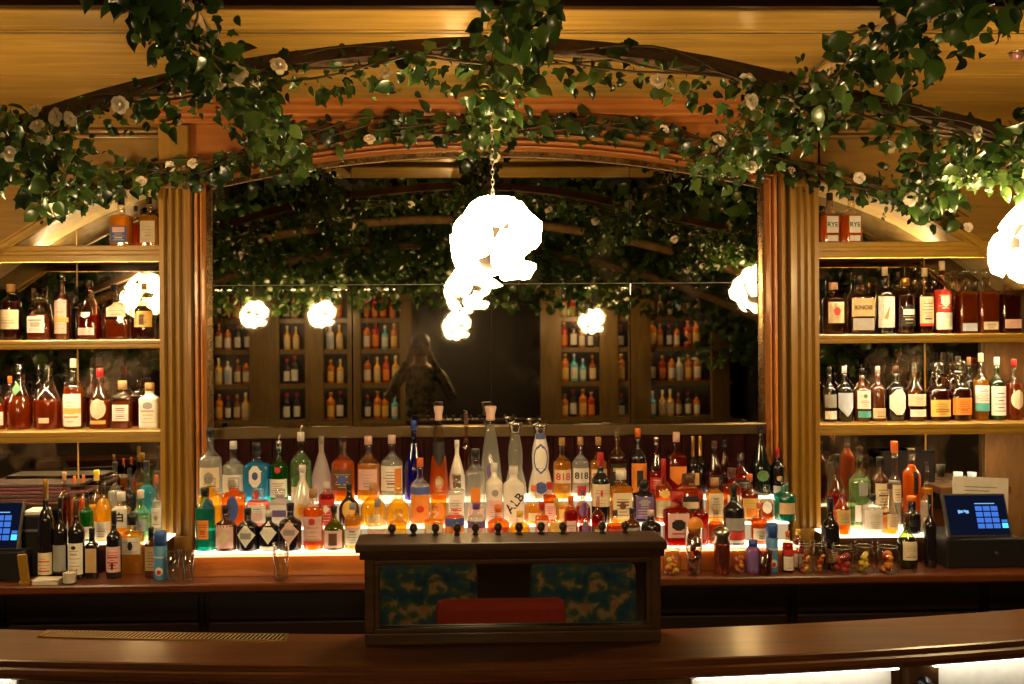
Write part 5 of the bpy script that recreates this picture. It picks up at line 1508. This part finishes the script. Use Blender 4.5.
def stool(x, y, zs, zb, w, mat, label):
    t = thing('bar_stool', label, 'stool', (x, y, 0), 'stools on the guests side')
    h = w / 2
    MB().bbox(-h, h, -h * .9, h * .9, zs - .09, zs, .035).build('seat', mat, t)
    b = MB().bbox(-h, h, -.03, .03, zs + .06, zb, .028); 
    b.build('backrest', mat, t, (0, -h * .9, 0))
    for sx in (-1, 1):
        for sy in (-1, 1):
            MB().tube([(sx * h * .85, sy * h * .75, 0), (sx * h * .7, sy * h * .65, zs - .085)], [.012, .018], 8).build('leg', M_BLACK, t)
        MB().tube([(sx * h * .7, -h * .9, zs - .05), (sx * h * .7, -h * .9, zs + .1)], .012, 8).build('back_post', M_BLACK, t)
    MB().tube([(-h * .8, h * .7, .3), (h * .8, h * .7, .3)], .009, 8).build('foot_rail', M_BRASS, t)
MY = 2.257
def refl(px, py, R): 
    d = ray(px, py); k = R / d.y
    return d.x * k, 2 * MY - R, H + d.z * k
a = refl(424, 562, 3.5); stool(a[0], a[1] + .19, a[2] - .34, a[2], .37, M_FLORAL, 'bar stool in blue floral cloth, left one in the box mirror')
b = refl(582, 562, 3.5); stool(b[0], b[1] + .19, b[2] - .34, b[2], .37, M_FLORAL, 'bar stool in blue floral cloth, right one in the box mirror')
c = refl(500, 596, 2.95); stool(c[0], c[1] + .2, c[2] - .22, c[2], .38, M_VELVET, 'low-backed red velvet stool in the box mirror')

# ================================================================== THE PHOTOGRAPHER (seen in the mirror)
def figure():
    V = {'pelvis': (0, 0, .98, .155, .11), 'waist': (0, 0, 1.14, .14, .10), 'chest': (0, 0, 1.36, .165, .115), 'collar': (0, .0, 1.50, .10, .08),
         'neck': (0, .01, 1.565, .055, .055), 'jaw': (0, .03, 1.63, .065, .075), 'brow': (0, .025, 1.72, .078, .092), 'crown': (0, .015, 1.79, .06, .07)}
    E = [('pelvis', 'waist'), ('waist', 'chest'), ('chest', 'collar'), ('collar', 'neck'), ('neck', 'jaw'), ('jaw', 'brow'), ('brow', 'crown')]
    for s, n in ((-1, 'l'), (1, 'r')):
        V.update({n + 'sh': (s * .185, 0, 1.455, .065, .065), n + 'el': (s * .29, .10, 1.24, .047, .047), n + 'wr': (s * .105, .24, 1.60, .032, .028), n + 'pa': (s * .085, .265, 1.655, .036, .020),
                  n + 'hp': (s * .095, 0, .90, .095, .095), n + 'kn': (s * .105, .02, .50, .062, .065), n + 'ca': (s * .108, -.01, .32, .055, .06), n + 'an': (s * .11, -.01, .09, .04, .045), n + 'to': (s * .125, .14, .035, .042, .03)})
        E += [('collar', n + 'sh'), (n + 'sh', n + 'el'), (n + 'el', n + 'wr'), (n + 'wr', n + 'pa'), ('pelvis', n + 'hp'), (n + 'hp', n + 'kn'), (n + 'kn', n + 'ca'), (n + 'ca', n + 'an'), (n + 'an', n + 'to')]
        for f, (dx, ln) in enumerate(((.0, .072), (.014, .080), (.028, .075), (.042, .058))):
            bx_ = s * (.082 - .004 * f)
            V[n + 'f%d' % f] = (bx_, .285, 1.690 - .018 * f, .0095, .0095)
            V[n + 'g%d' % f] = (s * (.082 - ln * .6), .300, 1.705 - .018 * f, .0085, .0085)
            V[n + 'h%d' % f] = (s * (.080 - ln), .294, 1.702 - .018 * f, .0075, .0075)
            E += [(n + 'pa', n + 'f%d' % f), (n + 'f%d' % f, n + 'g%d' % f), (n + 'g%d' % f, n + 'h%d' % f)]
        V[n + 't0'] = (s * .062, .245, 1.655, .012, .012); V[n + 't1'] = (s * .035, .232, 1.672, .009, .009)
        E += [(n + 'wr', n + 't0'), (n + 't0', n + 't1')]
    keys = list(V); me = bpy.data.meshes.new('body')
    me.from_pydata([V[k][:3] for k in keys], [(keys.index(a), keys.index(b)) for a, b in E], [])
    o = link('body', me)
    sk = o.modifiers.new('skin', 'SKIN'); sk.use_smooth_shade = True
    for k, d in zip(keys, me.skin_vertices[0].data):
        d.radius = V[k][3:5]; d.use_root = k == 'pelvis'
    o.modifiers.new('sub', 'SUBSURF').levels = 2
    o.modifiers['sub'].render_levels = 2
    bpy.context.view_layer.update()
    ev = bpy.data.meshes.new_from_object(o.evaluated_get(bpy.context.evaluated_depsgraph_get()))
    bpy.data.objects.remove(o)
    return ev
pw_ = thing('person', 'person in patterned olive shirt photographing the bar, seen in the mirror', 'person', (-.16, -.85, 0))
bm_ = figure()
for m in (pbr('skin', (.45, .26, .17), .55), M_FLORAL.copy(), pbr('trousers', (.02, .02, .025), .8), pbr('shoes', (.03, .02, .015), .4)): bm_.materials.append(m)
for e_ in bm_.materials[1].node_tree.nodes:
    if e_.type == 'VALTORGB':
        for q_, c_ in zip(e_.color_ramp.elements, ((.03, .028, .012, 1), (.10, .085, .04, 1), (.22, .18, .09, 1), (.36, .30, .17, 1), (.12, .07, .03, 1))): q_.color = c_
for f_ in bm_.polygons:
    c_ = f_.center
    f_.material_index = 0 if c_.z > 1.535 and (abs(c_.x) < .09 or c_.y > .2) and not (c_.y > .12 and c_.z < 1.58) else (1 if c_.z > .95 else (2 if c_.z > .10 else 3))
    f_.use_smooth = True
bd_ = link('body', bm_, pw_)
MB().sphere((0, .0, 1.755), .105, 16, 10, 0, (.86, 1.0, .80)).build('hair', pbr('hair', (.02, .012, .008), .6), pw_)
for s in (-1, 1):
    MB().sphere((s * .031, .112, 1.712), .012, 10, 6).build('eye', pbr('eye', (.6, .55, .5), .2), pw_)
    MB().sphere((s * .083, .02, 1.70), .028, 10, 6, 0, (.35, .6, 1)).build('ear', MATS['skin'], pw_)
MB().sphere((0, .125, 1.685), .017, 10, 6, 0, (.7, 1, 1.3)).build('nose', MATS['skin'], pw_)
MB().sphere((0, .108, 1.645), .022, 10, 6, 0, (1, .35, .3)).build('mouth', pbr('lips', (.35, .12, .10), .5), pw_)
cm_ = thing('photo_camera', 'black camera held up by the person in the mirror', 'camera', (-.16, -.85 + .255, 1.635))
MB().bbox(-.066, .066, -.02, .022, 0, .088, .010).build('camera_body', M_BLACK, cm_)
MB().bbox(-.028, .028, -.018, .020, .086, .110, .008).build('viewfinder', M_BLACK, cm_)
ln_ = MB().lathe([(.034, 0), (.034, .03), (.037, .032), (.037, .07), (.032, .072), (.030, .066), (.001, .064)], 20).build('lens', M_BLACK, cm_, (0, .022, .045)); ln_.rotation_euler = (-math.pi / 2, 0, 0)
